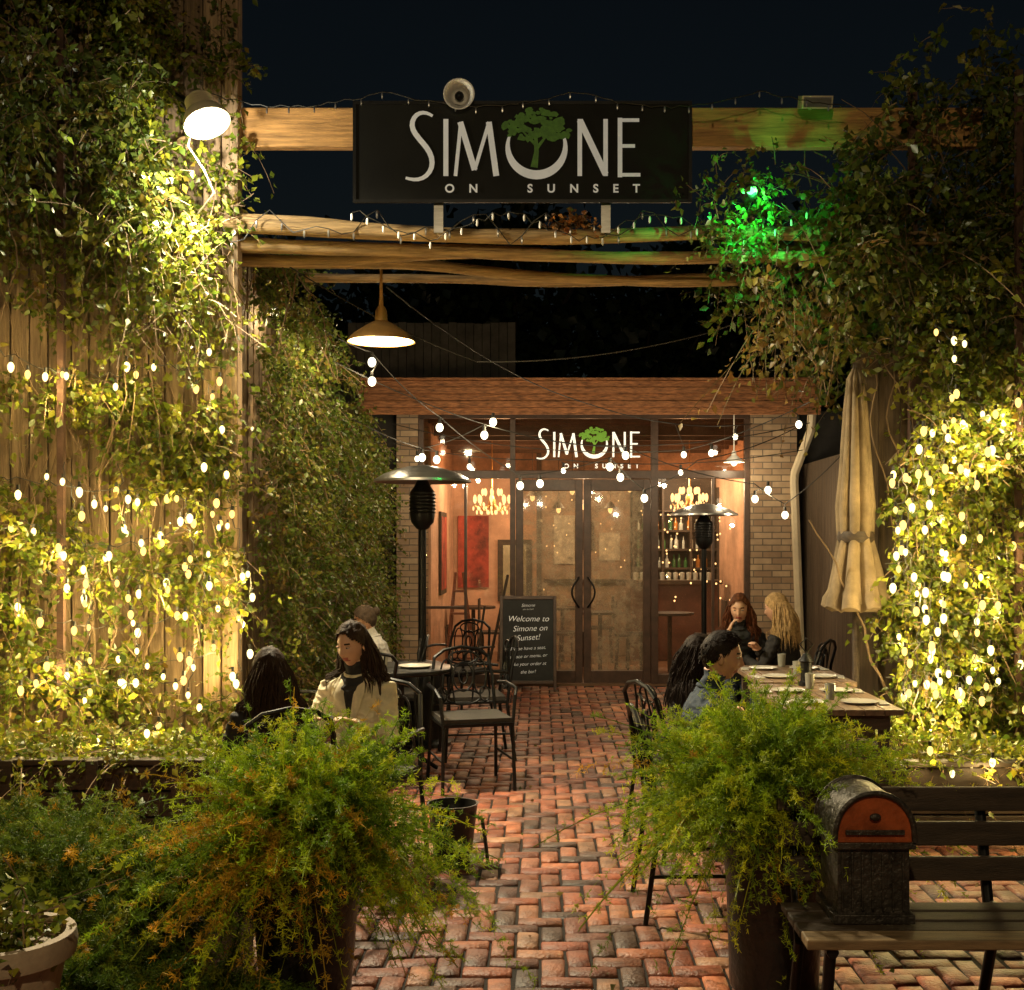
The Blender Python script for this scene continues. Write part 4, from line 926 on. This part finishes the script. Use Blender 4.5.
    for i in range(m2):
        for k in range(n2):
            th=math.pi*(i+.5)/m2; ph=2*math.pi*(k+.5)/n2; dx,dy,dz=math.sin(th)*math.sin(ph),math.sin(th)*math.cos(ph),math.cos(th)
            lim=.80*dy-.03 if hairstyle!='short' else (.72*dy-.02)
            if hairstyle!='short' and abs(dx)>.5: lim-=.12
            if dz>lim+.05*noise.noise(Vector((dx,dy,dz))*9): fs.append((i*n2+k,i*n2+(k+1)%n2,(i+1)*n2+(k+1)%n2,(i+1)*n2+k))
    out.add([Hr@v for v in vs],fs,7)
    rn=random.Random(int(x*100)+int(y*10))
    if hairstyle in('long','longcurly'):
        for q in range(420):
            ph=R(rn.choice([-1,1])*rn.uniform(96 if hairstyle=='long' else 78,180)); th=R(rn.uniform(30,95)); p=hp(th,ph); d=p.normalized(); s0=Hr@(p+d*.012)
            dw=(Hr.to_3x3()@d); hz=Vector((dw.x,dw.y,0)); 
            Ln=rn.uniform(.2,.36); P=[s0]; cur=s0.copy(); wv=rn.uniform(0,6)
            back=(Hr.to_3x3()@Vector((0,-1,0)))
            for j in range(8):
                f=j/7; stp=Vector((hz.x*.016*(1-f)+back.x*.006*(1-f),hz.y*.016*(1-f)+back.y*.006*(1-f),-1*Ln/8))
                if hairstyle=='longcurly': stp+=Vector((math.sin(wv+j*1.1)*.007,math.cos(wv+j*1.1)*.007,0))
                else: stp+=Vector((math.sin(wv+j*.7)*.003,math.cos(wv+j*.7)*.003,0))
                cur=cur+stp
                if cur.z<1.0:
                    e=Vector((cur.x/(.185*W),(cur.y-ln(cur.z))/.125)); 
                    if e.length<1: e=e/ max(e.length,.01); cur.x=e.x*.185*W*.98; cur.y=e.y*.125+ln(cur.z)
                P.append(cur.copy())
            out.tube(P,[.004,.0048,.005,.0045,.004,.0036,.003,.0025,.001],7,4)
    if hairstyle=='bun': 
        out.ell(Hr@Vector((0,-.11,.045)),.04,.035,.04,7)
    if hairstyle=='short':
        for q in range(600):
            ph=R(rn.choice([-1,1])*rn.uniform(0,180)); th=R(rn.uniform(0,95)); dx,dy,dz=math.sin(th)*math.sin(ph),math.sin(th)*math.cos(ph),math.cos(th)
            if dz<.74*dy+.0: continue
            p=hp(th,ph); d=p.normalized(); s0=p+d*.008; tdir=(d*.15+Vector((rn.uniform(-.3,.3),-.3 if dz<.5 else .5,-.6 if dz<.6 else 0))).normalized()
            out.tube([Hr@s0,Hr@(s0+tdir*.014),Hr@(s0+tdir*.026-d*.004)],[.0028,.0024,.001],7,4)
    cp=[]
    for k in range(17):
        a=2*math.pi*k/16; cp.append((.064*math.sin(a),ln(1.0)+.006+.062*math.cos(a),1.012-.018*math.cos(a)))
    out.tube(cp,.010,0,7)
    if blazer is not None:
        for sx in (-1,1):
            out.tube([(sx*.05,ln(1.0)-.02,1.02),(sx*.062,ln(1.0)+.05,.985),(sx*.058,ln(.9)+.115,.90),(sx*.03,ln(.8)+.125,.80),(sx*.012,ln(.72)+.115,.72)],[(.01,.008),(.022,.008),(.03,.007),(.02,.006),(.006,.005)],0,8)
    out.v=[tuple(Tw@Vector(v)) for v in out.v]
    out.obj(name,[top,skin,bottom,shoe,m_lip,m_eyeW,m_eyeD,hair,blazer or top],ang=60)
jeans=cloth('denim',(.03,.04,.07)); blackc=cloth('black_cloth',(.02,.018,.018)); cream=cloth('cream_jacket',(.74,.65,.45)); bluec=cloth('blue_shirt',(.03,.045,.07)); whitec=cloth('white_shirt',(.6,.58,.55))
h_dk=hairm('dark_hair',(.018,.010,.007)); h_br=hairm('brown_hair',(.035,.018,.010)); h_red=hairm('auburn_hair',(.13,.045,.02)); h_bl=hairm('blond_hair',(.45,.29,.13)); h_gr=hairm('grey_brown_hair',(.10,.07,.05))
person('seated_woman',-.90,6.05,162,sk1,cream,jeans,h_br,'long',headyaw=-14,headpitch=12,lean=.05,sz=.93,vox=.0065,blazer=blackc); chair(-.90,6.05,162)
person('seated_woman',-1.22,5.5,25,sk1,blackc,jeans,h_br,'longcurly',headyaw=15,headpitch=5,sz=.88); chair(-1.22,5.5,25)
person('seated_man',.70,5.35,-92,sk2,bluec,jeans,h_dk,'short',headyaw=-6,headpitch=6,lean=.06,wide=1.18,vox=.0065,sz=.93); chair(.72,5.35,-88)
person('seated_woman',.76,6.35,-70,sk1,blackc,jeans,h_dk,'longcurly',headyaw=-10,sz=.88); chair(.80,6.35,-70)
person('seated_woman',1.52,9.2,175,sk1,blackc,jeans,h_red,'longcurly',headyaw=-8,headpitch=10,sz=.93,hands=[(-.13,.33,.85),(.1,.25,.98)]); chair(1.52,9.2,180)
person('seated_woman',1.86,8.98,55,sk1,blackc,jeans,h_bl,'long',headpitch=8,sz=.94); chair(1.86,8.98,60)
person('seated_woman',-1.18,9.25,95,sk1,whitec,blackc,h_gr,'bun',headpitch=15,sz=.88,lean=.12); chair(-1.18,9.25,95)
chair(-.46,8.0,196); chair(-.5,9.1,100)
chair(-.78,10.9,150); chair(-1.3,7.9,60)
b=MB(); b.tube([(-.62,13.3,0),(-.36,13.45,1.25)],.018,0,6); b.tube([(-.75,13.4,0),(-.62,13.45,.9)],.015,0,6); b.tube([(-.68,13.38,.45),(-.5,13.38,.45)],.012,0,6); b.obj('folded_easel',[m_dkwood])
# ================================================================ FILL LAMP (unseen, added behind the camera to brighten the scene)
b=MB(); b.tube([(-.6,-1.6,0),(-.6,-1.6,4.4),(-.5,-1.5,4.7),(-.3,-1.2,4.75)],[.06,.045,.04,.035],0); b.lathe([(.02,.14),(.12,.08),(.16,0),(.15,0)],(-.3,-1.2,4.62),0); b.ell((-.3,-1.2,4.62),.07,.07,.06,1,8,6); b.obj('fill_lamp',[m_black,m_bulbw])
plight('fill_lamp_light',(-.3,-1.2,4.5),400,(1,.76,.42),.08)
# ================================================================ WORLD / CAMERA
w=bpy.data.worlds.new('World'); sc.world=w; w.use_nodes=True; nt=w.node_tree; bg=nt.nodes['Background']
sky=nt.nodes.new('ShaderNodeTexSky'); sky.sky_type='NISHITA'; sky.sun_disc=False; sky.sun_elevation=R(8); sky.sun_rotation=R(180); nt.links.new(sky.outputs[0],bg.inputs[0]); bg.inputs[1].default_value=.0018
l=bpy.data.lights.new('moon','SUN'); l.energy=.01; l.angle=R(.5); l.color=(.7,.8,1); o=bpy.data.objects.new('moon',l); col.objects.link(o); o.rotation_euler=(R(60),0,R(20))
cam=bpy.data.cameras.new('camera'); co_=bpy.data.objects.new('camera',cam); col.objects.link(co_); co_.location=(0,0,1.63); co_.rotation_euler=(R(90),0,0)
cam.sensor_width=36; cam.sensor_fit='HORIZONTAL'; cam.lens=42.19; cam.shift_x=-28/1024; cam.shift_y=46/1024; cam.clip_end=1000; cam.clip_start=.05
sc.camera=co_
sc.view_settings.view_transform='Standard'; sc.view_settings.look='None'; sc.view_settings.exposure=0
